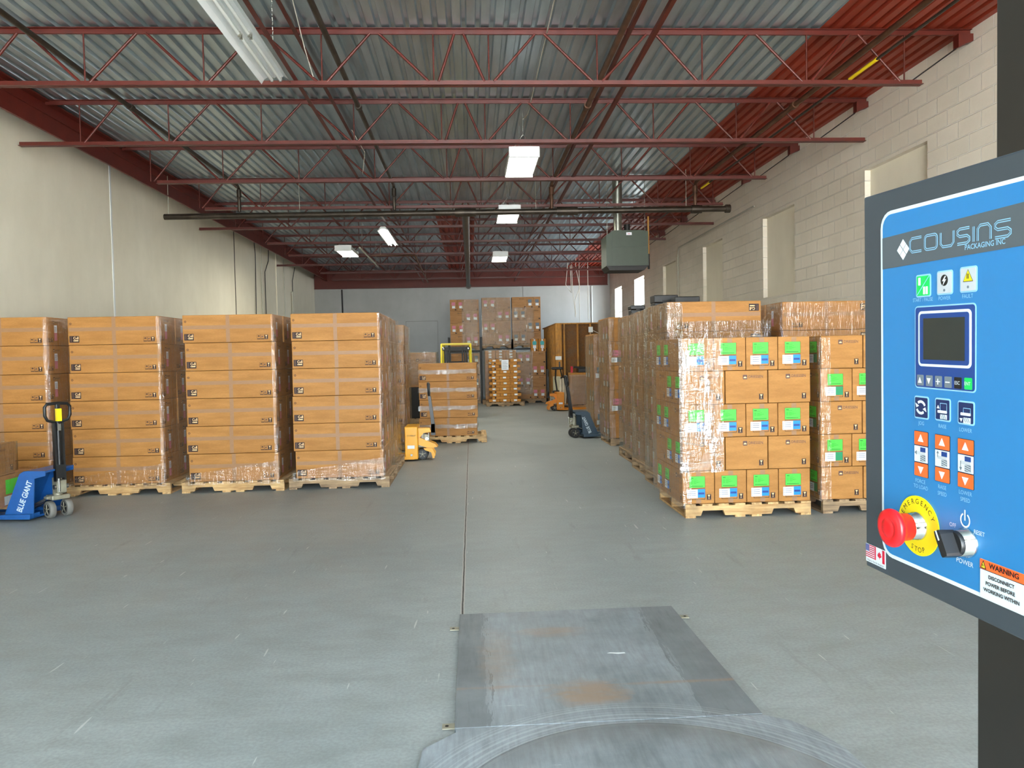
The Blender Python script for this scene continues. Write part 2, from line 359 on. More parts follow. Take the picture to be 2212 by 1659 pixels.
def text(mb, s, size, m, mtx, sx=1.0, align='CENTER', bold=0):
    key = (s, align, bold)
    if key not in _tc:
        cu = bpy.data.curves.new('t', 'FONT'); cu.body = s; cu.size = 1; cu.align_x = align; cu.align_y = 'CENTER'; cu.resolution_u = 3; cu.offset = bold
        o = bpy.data.objects.new('t', cu); COL.objects.link(o)
        me = bpy.data.meshes.new_from_object(o.evaluated_get(bpy.context.evaluated_depsgraph_get()))
        _tc[key] = ([v.co.copy() for v in me.vertices], [list(p.vertices) for p in me.polygons])
        bpy.data.objects.remove(o); bpy.data.curves.remove(cu); bpy.data.meshes.remove(me)
    vs, fs = _tc[key]
    mb.add([mtx @ Vector((v.x * size * sx, v.y * size, 0)) for v in vs], fs, m)
# face frames: local (u right, v up, w out of the face)
def frame(o, u, v):
    u = Vector(u); v = Vector(v); n = u.cross(v); return Matrix(((u[0], v[0], n[0], o[0]), (u[1], v[1], n[1], o[1]), (u[2], v[2], n[2], o[2]), (0, 0, 0, 1)))
def rect(mb, mtx, u0, v0, u1, v1, w, m, t=.0006):
    vs = [mtx @ Vector(p) for p in [(u0, v0, w), (u1, v0, w), (u1, v1, w), (u0, v1, w), (u0, v0, w - t), (u1, v0, w - t), (u1, v1, w - t), (u0, v1, w - t)]]
    mb.add(vs, [(0, 1, 2, 3), (7, 6, 5, 4), (0, 4, 5, 1), (1, 5, 6, 2), (2, 6, 7, 3), (3, 7, 4, 0)], m)
def poly(mb, mtx, pts, w, m):
    mb.add([mtx @ Vector((p[0], p[1], w)) for p in pts], [list(range(len(pts)))], m)
def ringrect(mb, mtx, u0, v0, u1, v1, w, t, m):
    rect(mb, mtx, u0, v0, u1, v0 + t, w, m); rect(mb, mtx, u0, v1 - t, u1, v1, w, m); rect(mb, mtx, u0, v0 + t, u0 + t, v1 - t, w, m); rect(mb, mtx, u1 - t, v0 + t, u1, v1 - t, w, m)
def circ(cx, cy, r, n=20, a0=0, a1=2 * PI, ry=None): return [(cx + r * math.cos(a0 + (a1 - a0) * i / n), cy + (ry or r) * math.sin(a0 + (a1 - a0) * i / n)) for i in range(n + (0 if abs(a1 - a0 - 2 * PI) < 1e-6 else 1))]
def rrect(u0, v0, u1, v1, r, n=5):
    P = []
    for cx, cy, a in ((u1 - r, v1 - r, 0), (u0 + r, v1 - r, PI / 2), (u0 + r, v0 + r, PI), (u1 - r, v0 + r, 1.5 * PI)):
        P += [(cx + r * math.cos(a + PI / 2 * i / n), cy + r * math.sin(a + PI / 2 * i / n)) for i in range(n + 1)]
    return P
def stroke(mb, mtx, pts, wd, w, m, closed=False):
    P = [Vector((p[0], p[1])) for p in pts]; n = len(P); vs = []
    for i in range(n):
        a = P[(i - 1) % n] if closed or i > 0 else P[i]; b = P[(i + 1) % n] if closed or i < n - 1 else P[i]
        d = (b - a).normalized(); nn = Vector((-d.y, d.x)) * wd / 2
        vs += [mtx @ Vector((P[i].x + nn.x, P[i].y + nn.y, w)), mtx @ Vector((P[i].x - nn.x, P[i].y - nn.y, w))]
    L = n if closed else n - 1
    mb.add(vs, [(2 * i, 2 * i + 1, (2 * i + 3) % (2 * n), (2 * i + 2) % (2 * n)) for i in range(L)], m)
# ------------------------------------------------------------------ setting
def struct(name, mb, label=None):
    o = mb.build(name); o['kind'] = 'structure'
    if label: o['label'] = label
    return o
struct('floor', MB().box(-XL - .3, YN - 1, -.2, XW + .4, YB + .3, 0, 'floor'), 'grey worn concrete floor with a saw-cut joint')
struct('wall_left', MB().box(-XL - .3, YN, 0, -XL, YB, ZC + .1, 'wall'), 'beige painted wall behind the long carton stacks')
struct('wall_back', MB().box(-XL - .3, YB, 0, XW + .4, YB + .3, ZC + .1, 'wallb'), 'pale far wall')
OPEN = [(1.2, 2.7), (5.3, 6.8), (9.34, 10.86), (13.27, 14.73), (17.14, 18.6), (21.07, 22.51)]
mb = MB(); ys = sorted([(a, b, 0) for a, b in OPEN] + [(a, b, 1) for a, b in WINS]); y = YN
for a, b, k in ys:
    mb.box(XW, y, 0, XW + .3, a, ZC + .1, 'block'); y = b
    mb.box(XW, a, 0, XW + .3, b, WZ[0], 'block'); mb.box(XW, a, WZ[1], XW + .3, b, ZC + .1, 'block')
    if not k: mb.box(XW + .085, a, WZ[0], XW + .3, b, WZ[1], 'wall')
mb.box(XW, y, 0, XW + .3, YB, ZC + .1, 'block')
struct('wall_right', mb, 'painted concrete block wall with bricked-up window recesses')
mb = MB(); x = -XL
for a, b in DOORS + [(XW, XW)]:
    mb.box(x, YN - .25, 0, a, YN, ZC + .1, 'wall'); x = b
    if a < XW: mb.box(a, YN - .25, DH, b, YN, ZC + .1, 'wall')
struct('wall_near', mb, 'wall with open dock doors behind the viewer')
for i, (a, b) in enumerate(WINS):
    wd = empty('window_%d' % (i + 1), (XW + .2, (a + b) / 2, WZ[0])); wd['kind'] = 'structure'; wd['label'] = 'bright window, ' + ('nearer of the two on the right wall' if i == 0 else 'beside the far corner')
    h = (b - a) / 2; H = WZ[1] - WZ[0]; f = MB()
    for q in ((-h, 0, -h + .05, H), (h - .05, 0, h, H), (-h + .05, 0, h - .05, .05), (-h + .05, H - .05, h - .05, H), (-h + .05, .6, h - .05, .64)): f.box(-.03, q[0], q[1], .03, q[2], q[3], 'white')
    f.box(-.03, .1, .64, .03, .14, H - .05, 'white')
    f.build('window_frame', wd); MB().box(-.004, -h + .05, .05, .004, h - .05, H - .05, 'glass').build('pane', wd)
# corrugated roof deck
def deckstrip(mb, x0, x1, y0, y1, m):
    P = .1524; prof = []; x = x0
    while x < x1 - .001:
        for dx, z in ((0, 0), (.085, 0), (.100, .038), (.137, .038)):
            if x + dx < x1: prof.append((x + dx, ZC + z))
        x += P
    prof.append((x1, ZC)); vs = [(a, yy, z) for yy in (y0, y1) for a, z in prof]; n = len(prof)
    mb.add(vs, [(i, i + 1, n + i + 1, n + i) for i in range(n - 1)], m)
mb = MB(); deckstrip(mb, -XL - .02, 3.95, YN, 19.5, 'deck'); deckstrip(mb, 3.95, XW, YN, YB, 'deckred')
deckstrip(mb, -XL - .02, -.82, 19.5, YB, 'deck'); deckstrip(mb, -.82, .16, 19.5, YB, 'deckred'); deckstrip(mb, .16, 3.95, 19.5, YB, 'deck')
mb.box(-XL, YN, ZC + .06, XW, YB, ZC + .1, 'darkslat')
struct('ceiling', mb, 'corrugated metal roof deck, painted red along the right wall')
# perimeter beams
mb = MB(); mb.box(-XW + .001, YN, 4.77, -XW + .02, YB - .02, 5.16, 'redb').box(-XW + .02, YN, 4.76, -XW + .05, YB - .02, 4.775, 'redb').box(-XW + .02, YN, 5.0, -XW + .04, YB - .02, 5.012, 'redb').box(-XW + .02, YN, 5.145, -XW + .12, YB - .02, 5.165, 'redb')
struct('trim_1', mb, 'long dark red edge beam above the left wall')
mb = MB(); mb.box(-XL + .02, YB - .06, 4.43, XW - .1, YB - .002, 5.16, 'redb').box(-XL + .02, YB - .16, 4.43, XW - .1, YB - .06, 4.45, 'redb')
struct('trim_2', mb, 'deep dark red beam across the far wall')
mb = MB(); ringrect(mb, frame((-2.6, YB - .004, 0), (1, 0, 0), (0, 0, 1)), 0, 0, 1.28, 3.1, .014, .012, 'rubber'); mb.box(-2.57, YB - .012, .02, -1.35, YB - .002, 3.06, 'wallb')
struct('door_1', mb, 'flush pale door panel in the far wall')
mb = MB(); mb.box(2.15, YB - .012, 0, 2.2, YB - .002, 4.42, 'wallb'); struct('trim_3', mb, 'thin vertical joint cover on the far wall')
mb = MB(); mb.box(-XL + .001, 13.78, 0, -XL + .012, 13.83, 5.1, 'white'); struct('trim_4', mb, 'pale vertical joint strip on the left wall')
mb = MB(); mb.box(-XL + .001, 25.1, 0, -XL + .03, 25.4, 5.1, 'wall'); struct('trim_5', mb, 'narrow pilaster strip on the left wall')
mb = MB(); mb.box(-XL + .001, 20.78, 0, -XL + .008, 20.82, 5.1, 'pipe'); struct('trim_6', mb, 'dark vertical wall joint on the left wall')
# ------------------------------------------------------------------ roof joists
BN = [-5.2, -4.03, -2.79, -1.54, -.34, .26, 1.45, 2.62, 3.8, 4.92]
TN = [-4.66, -3.43, -2.2, -.97, -.06, .82, 2.05, 3.18, 4.34]
def angle_pair(mb, x0, x1, z, m='red'):
    for s_ in (-1, 1):
        mb.box(x0, min(s_ * .006, s_ * .011), z - .028, x1, max(s_ * .006, s_ * .011), z + .028, m)
        mb.box(x0, min(s_ * .011, s_ * .045), z + (.022 if z > 4.8 else -.028), x1, max(s_ * .011, s_ * .045), z + (.028 if z > 4.8 else -.022), m)
def joist(y, i):
    r = empty('roof_joist', (0, y, 0)); ext = i % 3 == 2
    names = ['nearest the viewer', 'second nearest', 'third from the viewer', 'fourth from the viewer', 'fifth from the viewer', 'sixth from the viewer', 'fifth from the far wall', 'fourth from the far wall', 'third from the far wall', 'second nearest the far wall', 'nearest the far wall']
    tag(r, 'red open-web steel roof joist spanning the hall, ' + names[i], 'joist', 'red roof joists')
    c = MB(); angle_pair(c, -5.64, 5.68, 5.135); c.build('top_chord', r)
    c = MB(); angle_pair(c, -6.0 if ext else -5.1, 5.66 if ext else 5.12, 4.585); c.build('bottom_chord', r)
    for j, b in enumerate(BN):
        MB().cyl((b, 0, 4.6), (b, 0, 5.11), .009, 'red', n=6).build('vertical_rod', r)
        for t in ([TN[j - 1]] if j > 0 else []) + ([TN[j]] if j < 9 and j < len(TN) else []):
            d = .05 if t > b else -.05
            MB().cyl((b + d, 0, 4.6), (t - d, 0, 5.115), .0155, 'red', n=8).build('diagonal_web', r)
    MB().cyl((5.0, 0, 4.6), (5.52, 0, 4.96), .008, 'blackm', n=6).build('end_rod', r)
    MB().prism([(5.52, 4.96), (5.6, 5.0), (5.69, 5.03), (5.69, 5.11), (5.52, 5.11)], -.05, .05, 'red').build('bearing_seat', r)
    return r
JY = [8.5 + 2.28 * k for k in range(-1, 10)]
for i, y in enumerate(JY): joist(y, (i + 2) % 3 if False else i)
for x, z, lab in ((-1.82, 4.62, 'lower left'), (-1.79, 5.085, 'upper left'), (1.8, 4.62, 'lower right'), (1.79, 5.085, 'upper right')):
    mb = MB(); mb.box(x - .022, 2, z - .003, x + .022, YB - .2, z + .003, 'red').box(x - .022, 2, z, x - .016, YB - .2, z + .04, 'red')
    tag(mb.build('bridging_angle'), 'long red bridging angle running front to back under the roof, %s' % lab, 'bridging', 'red bridging angles')
# ------------------------------------------------------------------ pipes and conduits
def pipe(name, pts, r, m, label, cat='pipe', group=None, couplings=(), n=12, rods=()):
    mb = MB(); mb.tube(pts, r, m, n)
    for q in rods: mb.tube([q, (q[0], q[1], 5.18)], .005, 'conduit', 6)
    for a, b in couplings: mb.cyl(a, b, r * 1.45, m, n=n)
    return tag(mb.build(name), label, cat, group)
pipe('sprinkler_main', [(-5.74, 14.98, 4.37), (5.0, 14.72, 4.37)], .055, 'pipe', 'thick dark iron pipe crossing the hall from the left wall', couplings=[((1.7, 14.8, 4.37), (2.1, 14.79, 4.37)), ((4.3, 14.74, 4.37), (4.5, 14.73, 4.37)), ((-.25, 14.85, 4.37), (.15, 14.84, 4.37)), ((4.96, 14.72, 4.37), (5.05, 14.72, 4.37))])
mb = MB(); mb.tube([(-5.66, 14.98, 4.43), (-5.66, 14.98, 5.14)], .006, 'conduit', 6).tube([(-3.2, 14.93, 4.43), (-3.2, 14.93, 5.14)], .006, 'conduit', 6).tube([(1.3, 14.82, 4.43), (1.3, 14.82, 5.14)], .006, 'conduit', 6).tube([(4.2, 14.74, 4.43), (4.2, 14.74, 5.14)], .006, 'conduit', 6)
tag(mb.build('hanger_rods'), 'thin pale rods holding the thick cross pipe under the roof', 'hanger')
for x, lab, z, r in ((-4.3, 'leftmost', 4.9, .03), (-1.4, 'left of the middle', 4.9, .03), (1.61, 'right of the middle', 4.9, .034), (4.41, 'rightmost, over the red deck', 4.9, .034)):
    pipe('sprinkler_branch', [(x, 1.5, z), (x, 14.75, z), (x, 14.85, z - .05), (x, 14.85, 4.43)], r, 'rpipe' if x > 0 else 'pipe', 'brown branch pipe dropping to the thick cross pipe, %s' % lab, group='sprinkler branch pipes', couplings=[((x, 14.85, 4.84), (x, 14.85, 4.7)), ((x, 10.2, z), (x, 10.3, z))])
pipe('far_main_pipe', [(-.05, 14.93, 4.37), (-.05, 30.2, 4.37), (-.05, 30.35, 4.37)], .075, 'pipe', 'thick pipe running from the cross pipe to the far wall', couplings=[((-.05, 29.9, 4.37), (-.05, 30.1, 4.37))])
mb = MB(); mb.tube([(4.43, 1.5, 4.72), (4.43, 8.17, 4.72)], .016, 'pipe').tube([(4.43, 8.17, 4.72), (4.43, 8.77, 4.72)], .02, 'pyel').tube([(4.43, 8.77, 4.72), (4.43, 14, 4.72)], .016, 'pipe').tube([(4.43, 14, 4.72), (4.43, 14.5, 4.72)], .02, 'pyel').tube([(4.43, 15, 4.72), (4.43, 20.5, 4.72)], .016, 'pipe')
tag(mb.build('gas_line'), 'thin dark gas pipe with yellow bands along the red deck', 'pipe')
pipe('branch_line', [(-2.73, 19.5, 4.4), (-2.76, 23.6, 4.4)], .02, 'conduit', 'short pale pipe end pointing toward the far wall, beside the far left lamp', rods=[(-2.73, 20, 4.41), (-2.75, 23, 4.41)])
pipe('branch_line', [(-2.68, 21.15, 4.42), (-1.49, 21.2, 4.42), (-1.53, 28.6, 4.4)], .022, 'rpipe', 'bent brown pipe behind the lit tube fixture', rods=[(-2.4, 21.16, 4.42), (-1.5, 22.5, 4.42), (-1.52, 27, 4.4)])
pipe('white_conduit', [(.9, 1.5, 5.12), (.9, 11.3, 5.12), (.84, 11.4, 5.08)], .008, 'conduit', 'thin white conduit along the deck to the nearest lit lamp', 'conduit', n=6)
for k, (y0, pts) in enumerate([(22.6, [(0, 5.14), (.1, 4.7), (.1, 4.4), (0, 2.6)]), (23.3, [(0, 5.14), (0, 4.4), (.05, 2.5)]), (23.9, [(.3, 5.1), (.25, 4.7), (-.2, 4.3), (-.2, 2.4)]), (26.0, [(0, 5.0), (.1, 4.3), (.05, 2.6)]), (27.2, [(.5, 4.9), (.1, 4.4), (0, 2.4)])]):
    pipe('wall_cable', [(-XL + .03, y0 + a, z) for a, z in pts], .014, 'conduit' if k % 2 else 'darkcable', ['dark', 'pale', 'kinked dark', 'pale', 'dark'][k] + ' cable hanging down the far left wall, %s from the viewer' % ['first', 'second', 'third', 'fourth', 'fifth'][k], 'cable', 'cables on the left wall', n=6)
pipe('flexible_conduit', [(-XL + .04, 27.15, 4.0), (-XL + .04, 27.15, 2.0)], .03, 'conduit', 'ribbed pale conduit on the far left wall near the corner', 'conduit', n=8)
pipe('standpipe', [(-5.1, YB - .08, 4.4), (-5.06, YB - .08, .1)], .03, 'blackm', 'thin black pipe down the left end of the far wall')
pipe('gas_drop', [(5.6, 14.9, 4.45), (5.66, 20.6, 4.45), (5.66, 20.7, 4.3), (5.66, 20.7, 1.2)], .018, 'conduit', 'painted pipe turning down the right block wall', n=8)
pipe('wall_pipe', [(4.95, YB - .05, 4.4), (4.95, YB - .05, .5)], .03, 'white', 'white pipe down the right end of the far wall')
for k, (x0, pts) in enumerate([(3.75, [(0, 4.9), (.02, 4.0), (.12, 3.0)]), (4.02, [(0, 5.0), (0, 2.6)]), (4.34, [(0, 4.9), (0, 2.9)]), (3.6, [(0, 4.9), (-.08, 4.2), (.12, 3.9), (.1, 4.9)]), (3.9, [(0, 4.85), (.14, 4.1), (-.05, 3.6), (-.02, 3.1)])]):
    pipe('hanging_cord', [(x0 + pts[0][0], 28.2, 5.17)] + [(x0 + a, 28.2, z) for a, z in pts], .012, 'cable', 'pale cord hanging over the wood-framed room, %s' % ['left one with a plug', 'long straight one reaching the switch box', 'right straight one', 'looped one', 'wavy one'][k], 'cord', 'cords over the framed room', n=6)
pipe('ceiling_cord', [(-1.62, 6.7, 5.1), (-1.6, 7.3, 5.05), (-1.66, 8.2, 4.85), (-1.63, 8.55, 4.62)], .006, 'cable', 'white cord dangling beside the unlit strip light', 'cord', n=6)
pipe('ceiling_cord', [(-1.72, 11.8, 5.05), (-1.6, 12.3, 4.85), (-1.72, 12.9, 4.66)], .006, 'cable', 'white cord hanging from the third roof joist', 'cord', n=6)
# ------------------------------------------------------------------ lamps
def lamp(loc, size, energy, rz=0):
    l = bpy.data.lights.new('lamp_light', 'AREA'); l.shape = 'RECTANGLE'; l.size = size[0]; l.size_y = size[1]; l.energy = energy; l.color = (1, .97, .80)
    o = bpy.data.objects.new('lamp_light', l); COL.objects.link(o); o.location = loc; o.rotation_euler = (0, 0, rz); return o
def highbay(x, y, label, e, rz=0):
    r = empty('high_bay_lamp', (x, y, 4.4), rz); tag(r, label, 'lamp', 'lit high bay lamps')
    mb = MB(); mb.prism([(-.21, .06), (.21, .06), (.17, .13), (-.17, .13)], -.58, .58, 'white'); 
    for s_ in (-1, 1): mb.box(-.215, s_ * .6 - .02, -.03, .215, s_ * .6 + .02, .12, 'white', .008)
    for s_ in (-1, 1): mb.box(s_ * .21 - .006, -.58, 0, s_ * .21 + .006, .58, .06, 'white')
    mb.build('housing', r)
    MB().box(-.19, -.57, .015, .19, .57, .03, 'glow').build('lens', r)
    c = MB()
    for a in (-1, 1):
        c.tube([(-.15, a * .45, .13), (0, a * .42, .34), (.15, a * .45, .13)], .005, 'steel', 5); c.tube([(0, a * .42, .34), (0, a * .42, .72)], .004, 'steel', 5)
    c.build('hanging_wire', r)
    l = lamp((0, 0, 0), (.36, 1.1), e); l.parent = r; l.location = (0, 0, .005)
    return r
LE = 60
highbay(.8, 11.4, 'brightly lit high bay lamp nearest the viewer, hung from wires', 45)
highbay(.8, 15.5, 'lit high bay lamp behind the thick dark cross pipe', LE)
highbay(.87, 22.0, 'small lit high bay lamp farthest back near the middle', LE)
highbay(-3.2, 20.5, 'lit high bay lamp at the far left', 110)
r = empty('strip_light', (-1.9, 18.5, 4.45)); tag(r, 'lit fluorescent strip lamp hung left of the middle, far back', 'lamp')
mb = MB(); mb.prism([(-.13, 0), (-.05, .1), (.05, .1), (.13, 0), (.12, 0), (.04, .05), (-.04, .05), (-.12, 0)], -1.15, 1.15, 'white'); mb.build('reflector', r)
for s_ in (-.05, .05): MB().cyl((s_, -1.12, .01), (s_, 1.12, .01), .013, 'glow', n=8).build('tube', r)
MB().tube([(-.0, -.7, .1), (0, -.7, .6)], .004, 'steel', 5).tube([(0, .7, .1), (0, .7, .6)], .004, 'steel', 5).build('hanging_wire', r)
l = lamp((0, 0, 0), (.15, 2.2), 50); l.parent = r; l.location = (0, 0, -.01)
# the big unlit strip fixture, near
r = empty('strip_light', (-2.02, 7.35, 4.6)); tag(r, 'long white unlit fluorescent strip fixture hanging nearest the viewer', 'lamp')
mb = MB()
for y0, y1 in ((-2.4, -.042), (-.04, 1.13)):
    prof = [(-.16, -.03), (-.13, .02), (-.075, .055), (-.045, .035), (-.02, .035), (0, .055), (.02, .035), (.045, .035), (.075, .055), (.13, .02), (.16, -.03)]
    vs = [(a, yy, z) for yy in (y0, y1) for a, z in prof]; n = len(prof); mb.add(vs, [(i, i + 1, n + i + 1, n + i) for i in range(n - 1)], 'white')
    vs = [(a, yy, z + .004) for yy in (y0, y1) for a, z in prof]; mb.add(vs, [(i, i + 1, n + i + 1, n + i) for i in range(n - 1)], 'white')
mb.box(-.05, -2.4, .06, .05, 1.1, .11, 'white'); mb.build('reflector', r)
for s_ in (-.045, .045):
    for a, b in ((-2.3, -.09), (.02, 1.1)): MB().cyl((s_, a, .005), (s_, b, .005), .016, 'tube_off', n=10).build('tube', r)
    for yy in (-.05, 1.12, .0): MB().box(s_ - .014, yy - .012, -.012, s_ + .014, yy + .012, .05, 'chrome').build('lamp_holder', r)
mb = MB()
for k in range(11):
    z = 5.12 - 4.6 - k * .045; mb.tube([(.16 + .006 * (k % 2), .35, z), (.16, .35 + .012 * ((k + 1) % 2), z - .03)], .005, 'steel', 5)
mb.build('hanging_chain', r)
# ------------------------------------------------------------------ unit heater
r = empty('unit_heater', (3.14, 15.5, 3.36)); tag(r, 'dark green gas unit heater hung under the roof at right', 'heater')
mb = MB(); mb.prism([(-.32, 0), (.42, 0), (.42, .66), (.30, .70), (-.28, .70), (-.42, .60), (-.42, 0)], -.3, .3, 'hgreen'); mb.build('cabinet', r)
MB().box(-.30, -.306, .0, .42, -.3, .36, 'hgreen').box(-.30, -.306, .368, .42, -.3, .68, 'hgreen').build('front_panel', r)
mb = MB(); mb.prism([(-.42, 0), (.42, 0), (.34, -.09), (-.36, -.09)], -.3, .3, 'blackm')
for k in range(5): mb.box(-.33, -.31 + .02 * k, -.02 - .015 * k, .36, -.3 + .02 * k, -.014 - .015 * k, 'blackm')
mb.build('louvre_outlet', r)
MB().cyl((-.13, 0, .68), (-.13, 0, 1.3), .085, 'galv').cyl((-.13, 0, 1.27), (-.13, 0, 1.84), .1, 'galv').build('flue', r)
MB().cyl((.06, 0, .68), (.06, 0, .86), .06, 'blackm').build('draft_cap', r)
mb = MB(); rect(mb, frame((0, -.307, 0), (1, 0, 0), (0, 0, 1)), -.02, .6, .09, .655, .002, 'paper'); rect(mb, frame((0, -.307, 0), (1, 0, 0), (0, 0, 1)), .01, .62, .06, .63, .003, 'pred'); mb.build('maker_plate', r)
MB().tube([(.47, -.1, 1.0), (.47, -.1, .12)], .018, 'stud').tube([(.47, -.1, .25), (.47, -.1, -.05)], .022, 'blackm').tube([(.42, -.1, .12), (.47, -.1, .12)], .015, 'blackm').build('gas_pipe', r)
MB().tube([(-.38, -.2, .6), (-.38, -.2, 1.8)], .005, 'steel').tube([(.38, -.2, .68), (.38, -.2, 1.8)], .005, 'steel').build('hanger_rod', r)
# ------------------------------------------------------------------ pallets
def make_pallet(sfx, m, my, W=1.24, D=1.03):
    r = empty('wooden_pallet'); ns = 0
    nz, h = .035, .095
    for y in (0, D / 2 - .02, D - .04):
        z0 = .02; P = [(-W / 2, z0), (-W / 2 + .15, z0), (-W / 2 + .17, z0 + nz + .015), (-W / 2 + .37, z0 + nz + .015), (-W / 2 + .39, z0), (W / 2 - .39, z0), (W / 2 - .37, z0 + nz + .015), (W / 2 - .17, z0 + nz + .015), (W / 2 - .15, z0), (W / 2, z0), (W / 2, z0 + h), (-W / 2, z0 + h)]
        MB().prism(P, y, y + .04, m).build('stringer', r)
    for i in range(8):
        x = -W / 2 + i * (W - .1) / 7; MB().box(x, -.004, .116, x + .1, D + .004, .134, my).build('deck_board', r)
    for i in (0, 3, 4, 7):
        x = -W / 2 + i * (W - .1) / 7; MB().box(x, -.002, 0, x + .1, D + .002, .019, my).build('bottom_board', r)
    kids_index(r); return r
PAL = make_pallet('', 'wood', 'wood_y'); PALO = make_pallet('', 'wood_o', 'wood_oy')
PALN = make_pallet('', 'wood_o', 'wood_oy', W=1.0)
PU = {}
def pallet(x, y, label, old=False, z=0, rz=0, nar=False):
    p = PALN if nar else PALO if old else PAL; k = p.name
    if k not in PU: PU[k] = 1; p.location = (x, y, z); p.rotation_euler = (0, 0, rz); tag(p, label, 'pallet', 'wooden pallets'); return p
    return dup(p, (x, y, z), rz, label=label)
# ------------------------------------------------------------------ cartons
LW, LD, LH = 1.085, .5, .338
def symbols(mb, mtx, u, v, s=1.0, n=3):
    wd = .042 * s
    for k in range(n):
        a = u + k * (wd + .003)
        if k == n - 1:
            rect(mb, mtx, a, v, a + wd, v + .056 * s, .0012, 'ink')
            poly(mb, mtx, [(a + .008 * s, v + .05 * s), (a + .034 * s, v + .05 * s), (a + .023 * s, v + .03 * s), (a + .023 * s, v + .016 * s), (a + .03 * s, v + .012 * s), (a + .012 * s, v + .012 * s), (a + .019 * s, v + .016 * s), (a + .019 * s, v + .03 * s)], .0016, 'inklight')
            rect(mb, mtx, a + .006 * s, v + .003 * s, a + .036 * s, v + .008 * s, .0016, 'ink2')
        else:
            ringrect(mb, mtx, a, v, a + wd, v + .056 * s, .0012, .002, 'ink')
            if k == 0: poly(mb, mtx, circ(a + wd / 2, v + .034 * s, .013 * s, 8, 0, PI), .0014, 'ink'); rect(mb, mtx, a + wd / 2 - .001, v + .018 * s, a + wd / 2 + .001, v + .034 * s, .0014, 'ink')
            else: poly(mb, mtx, [(a + .01 * s, v + .02 * s), (a + .03 * s, v + .03 * s), (a + .024 * s, v + .044 * s), (a + .008 * s, v + .036 * s)], .0014, 'ink2')
            rect(mb, mtx, a + .003, v + .002, a + wd - .003, v + .009 * s, .0014, 'ink')
def logo_block(mb, mtx, u, v, flip=False):
    m2 = mtx @ Matrix.Translation((u + .057, v + .04, 0)) @ (Matrix.Rotation(PI, 4, 'Z') if flip else Matrix.Identity(4)) @ Matrix.Translation((-.057, -.04, 0))
    rect(mb, m2, 0, 0, .115, .08, .0012, 'ink')
    stroke(mb, m2, [(.062 + .014 * math.cos(a), .054 + .014 * math.sin(a)) for a in [.7 + k * .5 for k in range(10)]] + [(.076, .05), (.066, .05)], .006, .0018, 'inklight')
    rect(mb, m2, .080, .04, .088, .056, .0018, 'inklight'); rect(mb, m2, .091, .038, .097, .07, .0018, 'inklight'); rect(mb, m2, .100, .038, .107, .072, .0018, 'inklight')
    poly(mb, m2, [(.042, .022), (.05, .03), (.05, .014)], .0018, 'inklight'); rect(mb, m2, .054, .015, .104, .029, .0018, 'inklight')
    for k in range(6): rect(mb, m2, .012, .01 + k * .011, .026, .017 + k * .011, .0018, 'ink2')
def brand(mb, mtx, u, v, s=1.0, m='ink2'):
    poly(mb, mtx, rrect(u, v, u + .045 * s, v + .045 * s, .008 * s), .0012, m)
    poly(mb, mtx, circ(u + .0225 * s, v + .012 * s, .015 * s, 10, 0, PI), .0016, 'inklight')
    text(mb, 'DRIESSEN', .037 * s, m, mtx @ Matrix.Translation((u + .055 * s, v + .024 * s, .0012)), .92, 'LEFT', .012)
LC = (2 * LD, )
def make_long(flip=False):
    r = MB().box(-LW / 2, 0, 0, LW / 2, LD, LH, 'card', .006).build('long_carton')
    f = frame((-LW / 2, -.0005, 0), (1, 0, 0), (0, 0, 1)); m2 = MB()
    jx = R.uniform(-.03, .03)
    rect(m2, f, LW * .49 + jx, .004, LW * .49 + .046 + jx, LH - .004, .0008, 'tape'); rect(m2, f, .012, LH * .49, LW - .012, LH * .49 + .045, .0006, 'tape')
    m2.build('packing_tape', r)
    if not flip:
        q = MB(); logo_block(q, f, .018, .03); q.build('printed_logo', r)
        q = MB(); symbols(q, f, LW - .19, .03); q.build('handling_symbols', r)
        q = MB(); stroke(q, f, circ(.035, .258, .011, 6), .006, .0012, 'ink', True); q.build('recycling_mark', r)
    else:
        q = MB(); logo_block(q, f, LW - .14, LH - .115, True); q.build('printed_logo', r)
        q = MB(); symbols(q, f, .11, .035); q.build('handling_symbols', r)
    for sx in (-1, 1):
        g = frame((sx * (LW / 2 + .0005), 0 if sx > 0 else LD, 0), (0, sx, 0), (0, 0, 1)); q = MB()
        brand(q, g, .14, LH - .075, .8, 'ink'); symbols(q, g, .02, .04, .9, 3); q.build('printed_marks', r)
        q = MB(); rect(q, g, .17, .155, .235, .245, .0012, 'paper'); rect(q, g, .17, .06, .235, .152, .0012, 'pink')
        for k in range(5): rect(q, g, .178, .165 + k * .014, .228, .170 + k * .014, .0016, 'paper_ink')
        q.build('shipping_label', r)
    kids_index(r); return r
SW, SD, SH = .311, .415, .318       # label face width, logo face width, height
